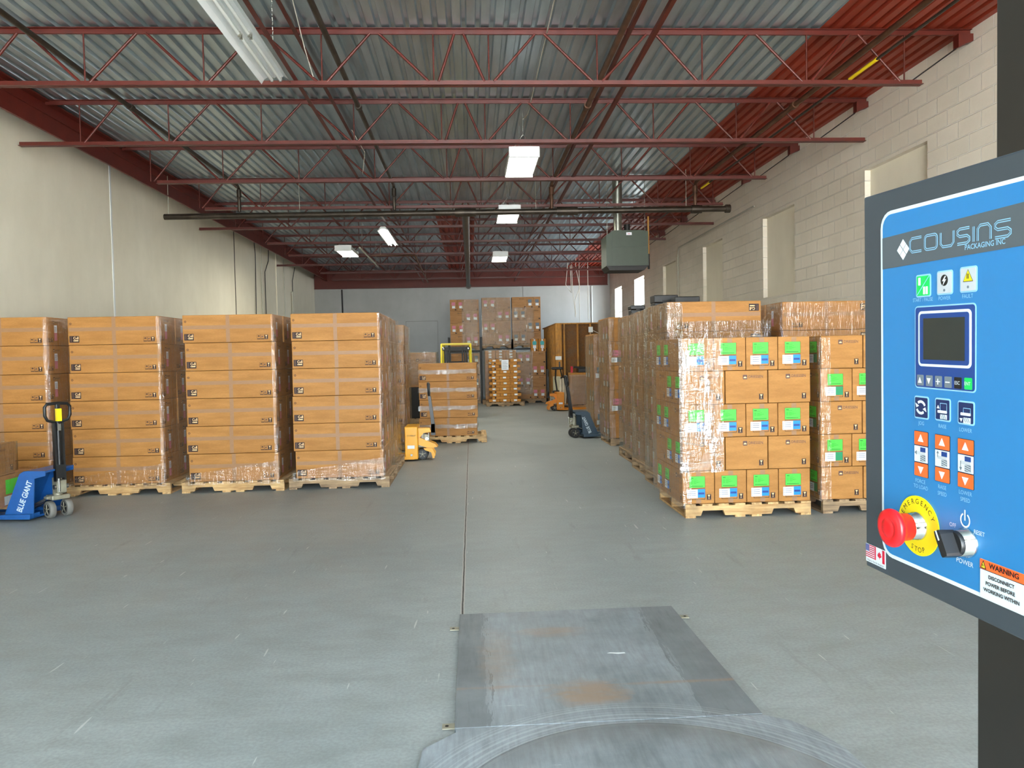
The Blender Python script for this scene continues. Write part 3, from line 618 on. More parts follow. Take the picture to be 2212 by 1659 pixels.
def make_small(lab2='blue_lab', lab1='green', h=SH):
    # label faces at -y and +y (width SW), logo faces at -x and +x (width SD)
    r = MB().box(-SW / 2, -SD / 2, 0, SW / 2, SD / 2, h, 'card', .005).build('label_carton')
    for s_ in (-1, 1):
        f = frame((s_ * -1 * -SW / 2 * 1.0 if s_ > 0 else -SW / 2, s_ * (SD / 2 + .0005), 0), (-s_, 0, 0), (0, 0, 1))
        q = MB(); rect(q, f, SW / 2 - .024, h - .05, SW / 2 + .024, h - .004, .0008, 'tape'); rect(q, f, SW / 2 - .024, .004, SW / 2 + .024, .05, .0008, 'tape'); q.build('packing_tape', r)
        q = MB(); rect(q, f, .065, .155, .220, .268, .0008, 'ink'); rect(q, f, .067, .158, .217, .266, .0014, lab1)
        rect(q, f, .078, .247, .105, .254, .0018, 'green_ink'); rect(q, f, .08, .241, .14, .244, .0018, 'green_ink')
        for k in range(5): rect(q, f, .078, .198 + k * .007, .1, .201 + k * .007, .0018, 'green_ink'); rect(q, f, .106, .197 + k * .007, .135 + .02 * (k % 3), .200 + k * .007, .0018, 'green_ink')
        rect(q, f, .078, .168, .2, .174, .0018, 'green_ink'); q.build('colour_label', r)
        q = MB(); ringrect(q, f, .065, .04, .220, .148, .0008, .004, 'ink'); rect(q, f, .042, .055, .146, .140, .0014, 'paper'); rect(q, f, .146, .060, .218, .142, .0014, lab2)
        for k in range(3): rect(q, f, .062, .118 - k * .018, .128, .123 - k * .018, .0018, 'paper_ink')
        for k in range(4): rect(q, f, .048, .062 + k * .018, .054, .070 + k * .018, .0018, 'paper_ink')
        rect(q, f, .152, .09, .212, .11, .0018, 'pnavy') if lab2 == 'blue_lab' else None
        q.build('shipping_label', r)
        q = MB(); symbols(q, f, SW - .075, .035, 1.0, 1); q.build('handling_symbol', r)
        g = frame((s_ * (SW / 2 + .0005), -s_ * SD / 2, 0), (0, s_, 0), (0, 0, 1))
        q = MB(); brand(q, g, .17, h - .085, 1.0); q.build('printed_logo', r)
        q = MB(); symbols(q, g, SD - .085, .035, 1.0, 1); q.build('handling_symbol', r)
    kids_index(r); return r
LONG = make_long(); LONGF = make_long(True); SMALL = make_small(); SMALLG = make_small('dgreen_lab'); SMALLT = make_small('slate', 'pink', .42); SMALLV = make_small('slate', 'slate', .47)
used = set()
def put(proto, loc, rz, label, group, cat='carton', mat_=None):
    if proto.name not in used:
        used.add(proto.name); proto.location = loc; proto.rotation_euler = (0, 0, rz); tag(proto, label, cat, group); return proto
    o = dup(proto, loc, rz, label=label, group=group); o['category'] = cat; return o
ORD = ['bottom layer', 'second layer up', 'third layer up', 'fourth layer up', 'fifth layer up', 'sixth layer up', 'seventh layer up']
def lay(k, n): return 'top layer' if k == n - 1 else ORD[k]
def long_stack(x, y, n, where, proto=None, z=.135, jit=.012, lean=0, rows=2, rz=0):
    proto = proto or LONG
    for k in range(n):
        for j in range(rows):
            dx = R.uniform(-jit, jit) - lean * k
            w = '%s, %s row, %s' % (lay(k, n), 'front' if j == 0 else 'rear', where)
            put(proto, (x + dx, y + j * (LD + .012), z + k * (LH + .004)), R.uniform(-.002, .002), 'long tape-crossed carton, ' + w, 'long cartons')
    return z + n * (LH + .004)
def small_stack(x, y, n, where, first='A', proto=None, full_top=True, z=.135, h=SH, hide=False, name_='small'):
    # x,y = front left corner; footprint 1.27 x 1.05
    proto = proto or SMALL; a = SW + .006; b = SD + .006
    for k in range(n):
        A = (first == 'A') == (k % 2 == 0); zz_ = z + k * (h + .004); top = k == n - 1; jx = R.uniform(-.006, .006)
        # rows as list of (depth, n across, rot)
        rows = [(SD, 4, 0), (SW, 3, 1), (SW, 3, 1)] if A else [(SW, 3, 1), (SW, 3, 1), (SD, 4, 0)]
        yy = y
        for j, (d, na, rt) in enumerate(rows):
            for i in range(na):
                if not (j == 0 or i == 0 or (top and full_top)): continue
                wd = a if not rt else b + .003
                cx = x + (i + .5) * wd + jx
                lab = '%s carton, %s, %s of the %s row, %s' % ('label-faced' if not rt else 'logo-faced', lay(k, n), ['leftmost', 'second', 'third', 'fourth'][i] if i < na - 1 else 'rightmost', ['front', 'middle', 'back'][j], where)
                put(proto, (cx, yy + d / 2, zz_), PI / 2 if rt else 0, lab, 'square cartons')
            yy += d + .006
    return z + n * (h + .004)
# ---- left rows
def wrapname(n): return 'clear stretch film over ' + n
def filmwall(path, z0, z1, name, label, m='film', amp=.006, step=.05, top=None, seed=0):
    # sheet following an xy path; wrinkled; open strip
    pts = []; 
    for (xa, ya), (xb, yb) in zip(path, path[1:]):
        L = math.hypot(xb - xa, yb - ya); n = max(1, int(L / step))
        pts += [(xa + (xb - xa) * i / n, ya + (yb - ya) * i / n, (yb - ya) / L, -(xb - xa) / L) for i in range(n)]
    pts.append((*path[-1], pts[-1][2], pts[-1][3])); nz = max(2, int((z1 - z0) / step)); vs = []
    for i, (x, y, nx, ny) in enumerate(pts):
        za = z0 + .02 * noise.noise((x * 3, y * 3, seed + 5)); zb = z1 + .014 * noise.noise((x * 4, y * 4, seed)) if top is None else top(i / (len(pts) - 1))
        for k in range(nz + 1):
            z = za + (zb - za) * k / nz; q = noise.noise((x * 5 + seed, y * 5, z * 2)) + .5 * noise.noise((x * 14, y * 14 + seed, z * 5))
            d = amp * (.9 + q); vs.append((x + nx * d, y + ny * d, z))
    mb = MB(); mb.add(vs, [(i * (nz + 1) + k, (i + 1) * (nz + 1) + k, (i + 1) * (nz + 1) + k + 1, i * (nz + 1) + k + 1) for i in range(len(pts) - 1) for k in range(nz)], m, True)
    return tag(mb.build(name), label, 'stretch film', 'stretch film on the pallet loads')
LEFT = [(-5.6, 9.46, 'leftmost stack'), (-4.34, 9.62, 'second left stack'), (-2.965, 9.62, 'third left stack'), (-1.675, 9.66, 'fourth left stack')]
for i, (x, y, nm) in enumerate(LEFT):
    if i == 0: pallet(x, y - .02, 'pale wooden pallet under the leftmost stack, behind the blue pallet truck')
    else: pallet(x, y - .02, 'wooden pallet under the ' + nm, old=(i == 3))
    long_stack(x, y, 6, nm)
    xr = x + LW / 2 + .03
    filmwall([(xr - .055, y - .02), (xr, y - .022), (xr, y + 1.05)], .1, 2.17, 'stretch_wrap', wrapname('the right side of the ' + nm), seed=i * 7)
    if i: filmwall([(x - LW / 2 - .03, y - .024), (xr, y - .024)], .10, .25, 'stretch_wrap', wrapname('the foot of the ' + nm), seed=i, top=lambda t, i=i: .22 + .16 * t)
nm = 'stack behind the fourth left stack'
pallet(-1.68, 10.85, 'wooden pallet behind the fourth left stack', old=True); long_stack(-1.69, 10.87, 6, nm)
filmwall([(-1.25, 10.83), (-1.115, 10.83), (-1.115, 11.92)], .05, 2.175, 'stretch_wrap', wrapname(nm), 'film2', amp=.014, seed=3)
nm = 'stack behind the yellow truck'
pallet(-1.72, 13.35, 'wooden pallet behind the yellow pallet truck', old=True); long_stack(-1.7, 13.37, 6, nm)
filmwall([(-1.25, 13.34), (-1.14, 13.34), (-1.14, 14.42)], .12, 2.175, 'stretch_wrap', wrapname(nm), 'film2', amp=.01, seed=4)
nm = 'low aisle stack'
pallet(-.36, 14.43, 'clean pale pallet under the low four-high stack', rz=0); long_stack(-.45, 14.45, 4, nm)
for k in range(4):
    z = .135 + k * (LH + .004)
    filmwall([(-1.01, 14.43), (.105, 14.43), (.105, 15.45)], z + LH * .42, z + LH * .66, 'stretch_wrap', 'shiny film band round the %s of the low aisle stack' % lay(k, 4), 'film2', amp=.005, seed=20 + k)
# ---- right rows
pallet(2.66, 7.3, 'pale pine pallet under the front stack of green-labelled cartons'); nm = 'front right labelled stack'
small_stack(2.02, 7.32, 5, nm, 'A')
filmwall([(3.2, 8.42), (1.995, 8.42), (1.985, 7.3)][1:] if False else [(1.985, 8.42), (1.985, 7.295), (2.10, 7.29)], .1, 1.735, 'stretch_wrap', wrapname('the left side of the front labelled stack'), 'film', amp=-.012, seed=11)
filmwall([(1.99, 7.293), (2.42, 7.293)], .44, 1.74, 'stretch_wrap', wrapname('the front left corner of the front labelled stack'), 'film_glare', amp=-.006, seed=12)
pallet(4.03, 7.32, 'weathered pallet under the stack at the control panel', old=True); nm = 'right stack cut by the panel'
small_stack(3.4, 7.34, 5, nm, 'B', SMALLG)
filmwall([(3.38, 8.4), (3.38, 7.33), (3.5, 7.325)], .12, 1.73, 'stretch_wrap', wrapname('the side of the labelled stack cut by the control panel'), amp=-.006, seed=13)
RB = [(2.2, 8.65, 'first tall right stack', LONGF, 6), (2.27, 9.78, 'second tall right stack', LONG, 6), (2.34, 11.1, 'third tall right stack', LONG, 6)]
for i, (x0, y, nm, pr, n) in enumerate(RB):
    pallet(x0 + .6, y - .02, 'weathered pallet under the ' + nm, old=True); long_stack(x0 + LW / 2 + .04, y, n, nm, pr)
    filmwall([(x0 - .01, y + 1.08), (x0 - .01, y - .03), (x0 + .2, y - .035)], .08, 2.175, 'stretch_wrap', wrapname('the ' + nm), 'film2', amp=-.014, seed=30 + i)
long_stack(3.63 + LW / 2 + .06, 8.95, 6, 'tall stack behind the cut-off one', LONGF); pallet(4.26, 8.93, 'weathered pallet behind the right-hand labelled stack', old=True)
filmwall([(3.64, 10.0), (3.64, 8.92), (4.85, 8.92)], 1.7, 2.17, 'stretch_wrap', wrapname('the top of the tall stack behind the right-hand labelled stack'), amp=-.006, seed=35)
filmwall([(2.3, 8.61), (3.42, 8.61)], 1.72, 1.96, 'stretch_wrap', wrapname('the lower edge of the first tall right-hand stack'), 'film2', amp=-.005, seed=36)
nm = 'fourth tall right stack'
pallet(3.03, 13.33, 'weathered pallet under the ' + nm, old=True); small_stack(2.4, 13.35, 5, nm, 'B', SMALLT, full_top=False, h=.42)
filmwall([(2.38, 14.4), (2.38, 13.32), (2.5, 13.32)], .08, 2.23, 'stretch_wrap', wrapname('the ' + nm), 'film2', amp=-.014, seed=41)
nm = 'last right stack'
pallet(3.08, 15.4, 'pallet under the ' + nm, old=True); small_stack(2.46, 15.42, 4, nm, 'A', SMALLV, full_top=False, h=.47)
filmwall([(2.44, 16.5), (2.44, 15.38), (3.0, 15.38)], .08, 2.0, 'stretch_wrap', wrapname('the ' + nm), 'film2', amp=-.014, seed=42)
# black storage cases on top of the right row
TOPZ = .135 + 6 * (LH + .004) + .002
for i, (x, y, a, b, h, lab) in enumerate([(2.80, 11.6, .36, .26, .30, 'taller black plastic case on top of the third right-hand stack'), (3.0, 11.15, .36, .22, .24, 'low black plastic case lying in front of the taller one'), (2.5, 11.9, .22, .2, .17, 'small dark grey case at the far end of the right-hand row top')]):
    mb = MB(); mb.box(0, 0, 0, a, b, h * .62, 'black', .012).box(-.006, -.006, h * .62, a + .006, b + .006, h, 'black', .012)
    r = mb.build('storage_case', None, (x, y, TOPZ)); tag(r, lab, 'case', 'black cases on the right-hand stacks')
    MB().box(a * .35, -.014, h * .5, a * .65, -.006, h * .74, 'blackm').build('latch', r)
# ---- far end stacks
BW, BH = .245, .40
def far_proto(labm, name):
    r = MB().box(-BW / 2, 0, 0, BW / 2, .49, BH, 'card2', .006).build(name)
    f = frame((-BW / 2, -.001, 0), (1, 0, 0), (0, 0, 1)); q = MB()
    rect(q, f, .06, .2, .185, .31, .002, labm); rect(q, f, .075, .1, .18, .185, .002, 'paper'); q.build('shipping_label', r)
    q = MB(); rect(q, f, .17, .03, .215, .075, .002, 'ink'); q.build('handling_symbol', r); kids_index(r); return r
def far_long():
    r = MB().box(-BW - .003, 0, 0, BW + .003, .49, BH, 'card2', .006).build('logo_carton')
    f = frame((-BW, -.001, 0), (1, 0, 0), (0, 0, 1)); q = MB(); brand(q, f, .26, .31, .8, 'ink'); q.build('printed_logo', r)
    q = MB(); rect(q, f, .42, .03, .465, .075, .002, 'ink'); q.build('handling_symbol', r); kids_index(r); return r
FP = {'pink': far_proto('pink', 'tall_carton'), 'slate': far_proto('slate', 'tall_carton')}; FL = far_long()
def far_stack(x, y, z, n, kind, where, start=0, bh=BH):
    for k in range(n):
        L = (k + start) % 2 == 0; xs = x
        order = ['l', 's', 's'] if L else ['s', 's', 'l']
        for i, c in enumerate(order):
            wd = BW * 2 + .006 if c == 'l' else BW
            lab = '%s carton, %s, %s, %s' % ('plain logo' if c == 'l' else kind + '-labelled', lay(k, n), ['left', 'middle', 'right'][i], where)
            put(FL if c == 'l' else FP[kind], (xs + wd / 2, y, z + k * (BH + .004)), 0, lab, 'cartons in the far stacks'); xs += wd + .003
    return z + n * (BH + .004)
def far_pal(x, y, z, lab): pallet(x + .49, y - .01, lab, z=z, nar=True)
def steelrack(name, x, y, w_, h, label):
    mb = MB()
    for a in (0, w_ - .06): mb.box(x + a, y, 0, x + a + .06, y + .08, h, 'blackm').box(x + a, y + .6, 0, x + a + .06, y + .68, h, 'blackm')
    for z in (1.772,): mb.box(x + .06, y, z, x + w_ - .06, y + .05, z + .07, 'blackm').box(x + .06, y + .63, z, x + w_ - .06, y + .68, z + .07, 'blackm')
    return tag(mb.build(name), label, 'rack', 'black racks at the far end')
YF = 26.7
far_stack(1.56, YF - .36, .135, 4, 'pink', 'lower far right stack'); far_pal(1.56, YF - .36, 0, 'pallet under the lower far right stack')
pallet(1.945, YF + .01, 'upper pallet carrying the high far right stack', nar=True, z=.135 + 4 * .404 + .16)
z_ = .135 + 4 * .404 + .16 + .137; far_stack(1.45, YF + .02, z_, 4, 'slate', 'high far right stack', 1)
pallet(.895, YF + .01, 'upper pallet carrying the high far middle stack', nar=True, z=1.90); far_stack(.4, YF + .02, 2.04, 4, 'pink', 'high far middle stack', 0)
pallet(-.205, YF + .01, 'upper pallet carrying the high far left stack', nar=True, z=1.85); far_stack(-.70, YF + .02, 1.99, 4, 'pink', 'high far left stack', 0)
far_stack(-.70, YF, .135, 4, 'slate', 'lower far left stack', 1); pallet(-.205, YF - .01, 'pallet under the lower far left stack', nar=True)
steelrack('storage_rack', -.79, YF - .1, 1.17, 2.3, 'black steel rack round the far left stacks')
steelrack('storage_rack', 1.4, YF - .1, .0 + .06, 2.2, 'black upright between the far middle and right stacks')
# crosspieces carrying the upper loads
for x, z, lab, wd in ((.34, 1.84, 'middle', 1.1), (1.44, 1.84, 'right', 1.3)):
    mb = MB(); mb.box(x, YF + .55, 0, x + .05, YF + .6, z, 'blackm').box(x + wd - .1, YF + .55, 0, x + wd - .05, YF + .6, z, 'blackm').box(x, YF + .55, z, x + wd - .05, YF + .98, z + .05, 'blackm')
    tag(mb.build('load_shelf'), 'black steel shelf bearing the high far %s load' % lab, 'rack')
for i, (a, b, z0, z1, m) in enumerate([(-.3, .26, 2.0, 3.59, 'film2'), (.38, 1.4, 2.0, 3.64, 'film2'), (1.43, 2.2, 2.0, 3.3, 'film2'), (1.56, 2.1, .3, 1.8, 'film2'), (-.2, .3, .1, 1.8, 'film2')]):
    filmwall([(a, YF - (.39 if i == 3 else .03)), (b, YF - (.39 if i == 3 else .03))], z0, z1, 'stretch_wrap', 'shiny stretch film across the %s' % ['high far left stack', 'high far middle stack', 'high far right stack', 'lower far right stack', 'lower far left stack'][i], m, amp=-.01, seed=50 + i, step=.07)
# two teal-labelled cartons on the ledge beside the high right stack
for i in range(2):
    r = MB().box(-.125, 0, 0, .125, .3, .44, 'card3', .006).build('orange_carton', None, (2.18 + i * .265, YF - .35, .135 + 4 * .404 + .002)); tag(r, 'bright orange-tan carton with teal label beside the high far right stack, %s one' % ('left' if i == 0 else 'right'), 'carton', 'teal-labelled cartons')
    f = frame((-.125, -.001, 0), (1, 0, 0), (0, 0, 1)); q = MB(); poly(q, f, rrect(.055, .23, .19, .36, .03), .002, 'teal'); rect(q, f, .07, .12, .18, .22, .003, 'paper'); rect(q, f, .1, .02, .15, .12, .003, 'paper'); rect(q, f, .1, .36, .15, .43, .003, 'paper'); q.build('shipping_label', r)
    q = MB(); rect(q, f, .17, .03, .215, .075, .003, 'ink'); q.build('handling_symbol', r)
# thin carton pile in front, and the wrapped pile behind it
def thin_proto(wd, nm, lab):
    r = MB().box(-wd / 2, 0, 0, wd / 2, .6, .088, 'card3', .004).build(nm); f = frame((-wd / 2, -.001, 0), (1, 0, 0), (0, 0, 1)); q = MB()
    if lab: rect(q, f, wd / 2 - .055, .02, wd / 2 + .045, .075, .002, 'paper'); q.build('shipping_label', r)
    else: rect(q, f, .08, .02, .13, .07, .002, 'ink'); text(q, 'DRIESSEN', .035, 'ink', f @ Matrix.Translation((wd - .2, .045, .002))); q.build('printed_marks', r)
    kids_index(r); return r
TA = thin_proto(.335, 'flat_carton', True); TB = thin_proto(.82, 'wide_flat_carton', False)
pallet(1.08, 24.85, 'pallet under the pile of thin flat cartons', old=True)
for k in range(15):
    z = .137 + k * .0925
    if k % 2 == 0:
        for i in range(3):
            if k in (12, 14) and i == 1: continue
            put(TA, (.72 + i * .345 + (.02 if k % 4 else 0), 24.9, z), 0, 'thin white-labelled carton, %s layer up, %s column, thin-carton pile' % (['first', 'third', 'fifth', 'seventh', 'ninth', 'eleventh', 'thirteenth', 'fifteenth'][k // 2], ['left', 'middle', 'right'][i]), 'thin flat cartons')
    else: put(TB, (1.06 + (k % 4) * .004, 24.91, z), 0, 'thin wide carton, %s layer up, thin-carton pile' % ['second', 'fourth', 'sixth', 'eighth', 'tenth', 'twelfth', 'fourteenth'][k // 2], 'thin flat cartons')
mb = MB(); f = frame((0, 24.885, 0), (1, 0, 0), (0, 0, 1)); rect(mb, f, .97, 1.17, 1.2, 1.5, .002, 'paper')
for k in range(5): rect(mb, f, 1.0, 1.42 - k * .05, 1.14 + .03 * (k % 2), 1.43 - k * .05, .003, 'paper_ink')
tag(mb.build('paper_sign'), 'white paper sheet taped to the front of the thin-carton pile', 'sign')
for k in range(5):
    for i in range(3):
        put(TA, (.64 + i * .355, 26.0, 1.36 + k * .0925), 0, 'wrapped thin carton, %s layer, %s column, under the high far middle stack' % (['lowest', 'second', 'middle', 'fourth', 'top'][k], ['left', 'middle', 'right'][i]), 'thin flat cartons')
mb = MB(); mb.box(.46, 26.0, .14, 1.5, 26.62, 1.35, 'card2', .01); tag(mb.build('bulk_carton', None), 'big brown carton under the wrapped thin cartons', 'carton'); pallet(.98, 25.95, 'pallet under the wrapped thin cartons', old=True)
filmwall([(.43, 26.6), (.43, 25.95), (1.53, 25.95)], .3, 1.86, 'stretch_wrap', 'golden shiny film over the wrapped thin cartons', 'film2', amp=-.012, seed=60, step=.06)
# wrapped load left of the forklift
mb = MB(); mb.box(-1.9, 18.9, .9, -.87, 19.4, 1.74, 'card2', .01); r = tag(mb.build('bulk_carton'), 'large wrapped carton behind the low aisle stack, left of the lift truck', 'carton')
q = MB(); brand(q, frame((-1.9, 18.895, .9), (1, 0, 0), (0, 0, 1)), .55, .62, 1.6); q.build('printed_logo', r)
mb = MB(); mb.box(-1.9, 18.9, .137, -.87, 19.4, .895, 'blackm', .01); tag(mb.build('crate'), 'black-wrapped crate under the large wrapped carton', 'crate')
pallet(-1.4, 18.85, 'pallet under the black-wrapped crate', nar=True)
filmwall([(-1.93, 18.86), (-.84, 18.86), (-.84, 19.42)], .95, 1.76, 'stretch_wrap', 'stretch film over the large wrapped carton by the lift truck', 'film2', amp=.01, seed=61)
# ------------------------------------------------------------------ forklift
r = empty('forklift', (-.40, 20.2, 0)); tag(r, 'yellow-guarded black forklift parked facing the viewer behind the low aisle stack', 'forklift')
mb = MB()
for sx in (-1, 1): mb.tube([(sx * .40, .45, 1.0), (sx * .385, .4, 1.96), (sx * .36, 1.5, 1.98), (sx * .38, 1.55, .95)], .03, 'gyellow', 8)
for yy in (.4, .65, .9, 1.15, 1.5): mb.box(-.38, yy - .02, 1.95, .38, yy + .02, 1.99, 'gyellow')
mb.build('overhead_guard', r)
for sx in (-1, 1):
    for q_, dx in enumerate((.17, .23, .29)): MB().box(sx * dx - .02, -.02 + .03 * q_, .05, sx * dx + .02, .04 + .03 * q_, 1.88, 'blackm', .005).build('mast_rail', r)
MB().box(-.3, 0, 1.78, .3, .08, 1.88, 'blackm', .006).box(-.3, 0, .3, .3, .08, .4, 'black').box(-.3, .02, 1.0, .3, .08, 1.07, 'black').build('mast_crossbar', r)
for sx in (-1, 1): MB().lathe((sx * .32, .36, 1.84), (0, -1, 0), [(0, .03), (.02, .06), (.05, .055), (.052, .01)], 'steel', 16).build('headlight', r)
MB().box(-.42, .55, .2, .42, 1.75, .95, 'gyellow', .04).build('body', r); MB().box(-.42, 1.5, .3, .42, 1.95, 1.1, 'black', .06).build('counterweight', r)
MB().box(-.22, 1.0, .95, .22, 1.4, 1.08, 'black', .03).box(-.2, 1.38, 1.05, .2, 1.46, 1.5, 'black', .03).build('seat', r)
MB().tube([(.16 * math.cos(a), .8 + .1 * math.sin(a), 1.32 + .1 * math.sin(a)) for a in [k * PI / 8 for k in range(17)]], .014, 'black').cyl((0, .78, 1.3), (0, .62, .95), .02, 'black').build('steering_wheel', r)
MB().box(-.4, -.05, .12, .4, -.02, .2, 'black').box(-.4, -.05, .42, .4, -.02, .5, 'black').build('carriage', r)
for sx in (-1, 1):
    MB().prism([(-.95, .04), (-.06, .04), (-.06, .5), (-.02, .5), (-.02, .0), (-.95, .02)], sx * .22 - .05, sx * .22 + .05, 'steel', 'yz').build('fork', r)
    for yy, rr in ((.35, .24), (1.55, .21)): MB().lathe((sx * .36, yy, rr), (sx, 0, 0), [(0, rr * .9), (.02, rr), (.12, rr), (.14, rr * .9)], 'rubberb').build('wheel', r)
# ------------------------------------------------------------------ pallet jacks  (forks point to local +x)
def wheel(mb, p, r_, w_, m, hub):
    mb.lathe((p[0], p[1] - w_ / 2, p[2]), (0, 1, 0), [(0, r_ * .93), (w_ * .12, r_), (w_ * .88, r_), (w_, r_ * .93)], m, 28)
    mb.lathe((p[0], p[1] - w_ / 2 - .003, p[2]), (0, 1, 0), [(0, r_ * .66), (w_ + .006, r_ * .66)], 'black', 20)
    for k in range(5):
        a = k * 2 * PI / 5 + .3
        for yy in (-w_ / 2 - .005, w_ / 2 + .001): mb.box(0, 0, 0, 0, 0, 0, hub) if False else mb.cyl((p[0], p[1] + yy + .002, p[2]), (p[0] + math.cos(a) * r_ * .62, p[1] + yy + .002, p[2] + math.sin(a) * r_ * .62), r_ * .07, hub, n=6)
    mb.lathe((p[0], p[1] - w_ / 2 - .01, p[2]), (0, 1, 0), [(0, r_ * .15), (w_ + .02, r_ * .15)], hub, 12)
def forks(r, m, z=.06):
    for sy in (-1, 1):
        q = MB(); q.prism([(.12, z - .03), (1.15, z - .03), (1.25, z - .012), (1.25, z), (.12, z + .02)], sy * .2 - .075, sy * .2 + .075, m); q.cyl((1.05, sy * .2 - .04, .03), (1.05, sy * .2 + .04, .03), .029, 'rubber', n=14); q.build('fork', r)
def jack(kind, loc, rz, m, label, txt='BLUE GIANT', steer=0, tilt=.04, wm='rubber', up=False, near=-1):
    r = empty('pallet_jack', loc, rz); tag(r, label, 'pallet jack', 'hand pallet jacks'); forks(r, m)
    st = Matrix.Rotation(steer, 4, 'Z')
    if kind == 'A':
        for sy in (-1, 1):
            q = MB(); P = [(.12, .03), (.43, .03), (.43, .06), (.25, .49), (.2, .52), (-.03, .52), (-.03, .47), (.09, .44)]
            q.prism(P, sy * .225 - .006, sy * .225 + .006, m)
            if sy == near:
                f = frame((.275, sy * .2325, .06), Vector((-.4, 0, .92)).normalized() * 1 if False else (-.383, 0, .924), (-.924 * 1, 0, -.383)) 
                # text runs up the slanted edge
                u = Vector((-.383, 0, .924)); v = Vector((0, -1 if sy < 0 else 1, 0)).cross(u)
                f = Matrix(((u[0], v[0], 0, .265), (u[1], v[1], -1 if sy < 0 else 1, sy * .2325), (u[2], v[2], 0, .10), (0, 0, 0, 1)))
                if sy * 1 < 0: pass
                text(q, txt, .085, 'pwhite', f, .72, 'LEFT', .02)
            q.build('side_plate', r)
        q = MB(); q.prism([(.40, .06), (.43, .06), (.25, .49), (.22, .47)], -.22, .22, m); q.prism([(-.03, .5), (.2, .5), (.2, .52), (-.03, .52)], -.22, .22, m); q.prism([(.12, .03), (.42, .03), (.42, .05), (.12, .05)], -.28, .28, m); q.build('frame_shell', r)
        MB().tube([(.36, -.1, .07), (.08, -.1, .2)], .014, 'steel').tube([(.36, .1, .07), (.08, .1, .2)], .014, 'steel').build('push_rod', r)
    else:
        q = MB(); q.box(.06, -.27, .03, .26, .27, .54, m, .01)
        if near:
            f = frame((.26 if near < 0 else .06, near * .272, 0), (-1 if near > 0 else 1, 0, 0), (0, 0, 1)); f = frame((.06 if near < 0 else .26, near * .272, 0), (1 if near < 0 else -1, 0, 0), (0, 0, 1))
            if txt: text(q, txt, .034, 'ink', f @ Matrix.Translation((.1, .4, .003)), .8)
            rect(q, f, .04, .2, .15, .25, .004, 'paper'); q.lathe((.16, near * .27, .1), (0, near, 0), [(0, .02), (.015, .018)], 'steel', 14)
        q.build('frame_shell', r)
        q = MB(); q.prism([(.08, .5), (-.12, .5), (-.14, .44), (-.02, .42), (.08, .30)], -.09, .09, m); q.prism([(.06, .36), (-.2, .25), (-.24, .2), (-.1, .18), (.06, .24)], -.12, .12, m); q.build('lift_arm', r)
        q = MB(); q.prism([(-.02, .19), (-.15, .19), (-.2, .1), (-.19, .03), (-.16, .03), (-.14, .12), (-.04, .16)], -.16, -.13, m).prism([(-.02, .19), (-.15, .19), (-.2, .1), (-.19, .03), (-.16, .03), (-.14, .12), (-.04, .16)], .13, .16, m); q.build('wheel_guard', r)
    q = MB(); q.cyl((0, 0, .2), (0, 0, .42), .05, 'cast').box(-.07, -.09, .19, .08, .09, .24, 'cast', .01).box(-.1, -.05, .26, -.02, .05, .40, 'cast', .012).cyl((-.07, -.07, .33), (-.07, .07, .33), .025, 'steel').cyl((-.1, .03, .28), (-.1, .03, .42), .014, 'steel').box(-.02, -.12, .2, .06, .12, .23, 'cast', .01); q.xf(st); q.build('pump', r)
    for sy in (-1, 1): q = MB(); wheel(q, (0, sy * .085, .09), .09, .06, wm, 'cast'); q.xf(st); q.build('wheel', r)
    bx = -.06 if kind == 'A' else -.17; b = Vector((bx, 0, .40)); tp = Vector((bx - tilt * 4, 0, 1.0)); t2 = Vector((bx - tilt * 5.4, 0, 1.2))
    q = MB(); q.prism([(b.x - .035, .38), (b.x + .035, .38), (b.x + .026, .56), (tp.x + .022, 1.0), (tp.x - .022, 1.0), (b.x - .026, .56)], -.05, -.03, 'black').prism([(b.x - .035, .38), (b.x + .035, .38), (b.x + .026, .56), (tp.x + .022, 1.0), (tp.x - .022, 1.0), (b.x - .026, .56)], .03, .05, 'black').box(b.x - .03, -.05, .42, b.x + .03, .05, .56, 'black').tube([(b.x, 0, .5), tuple(tp)], .026, 'black', 10); q.xf(st); h = q.build('handle_bar', r)
    q = MB(); L = [(0, 0, 1.0), (0, -.1, 1.03), (0, -.125, 1.08), (0, -.125, 1.17), (0, -.1, 1.2), (0, 0, 1.205), (0, .1, 1.2), (0, .125, 1.17), (0, .125, 1.08), (0, .1, 1.03), (0, 0, 1.0)]
    q.tube([(tp.x + (t2.x - tp.x) * (p[2] - 1) / .2, p[1], p[2]) for p in L], .016, 'black', 10); q.box(tp.x + (t2.x - tp.x) * .5 - .022, -.02, 1.0, tp.x + (t2.x - tp.x) * .5 + .022, .02, 1.2, 'black', .008); q.xf(st); q.build('handle_grip', r)
    if kind == 'A' and steer: q = MB(); q.box(tp.x - .045, -.022, 1.02, tp.x - .0, .0225, 1.15, 'pyel'); q.box(tp.x - .03, -.018, .92, tp.x - .0, .018, .99, 'steel'); q.xf(st); q.build('warning_sticker', r)
    return r
jack('A', (-4.40, 8.34, 0), PI - .12, 'blue', 'blue hand pallet truck with black handle, at the left edge', steer=-.55, near=1, tilt=.0)
jack('B', (-.80, 12.25, 0), PI, 'yellow', 'bright yellow hand pallet truck pushed between the left stacks', txt='CT1998H-P', tilt=-.012, wm='rubberb', near=1)
jack('A', (1.97, 14.88, 0), .12, 'slatepaint', 'blue-grey hand pallet truck beside the right-hand row', near=-1, wm='rubberb', tilt=.016)
jack('B', (2.38, 22.3, 0), .05, 'orange', 'orange hand pallet truck in front of the wood-framed room', txt='', tilt=.0, wm='rubberb', near=-1)
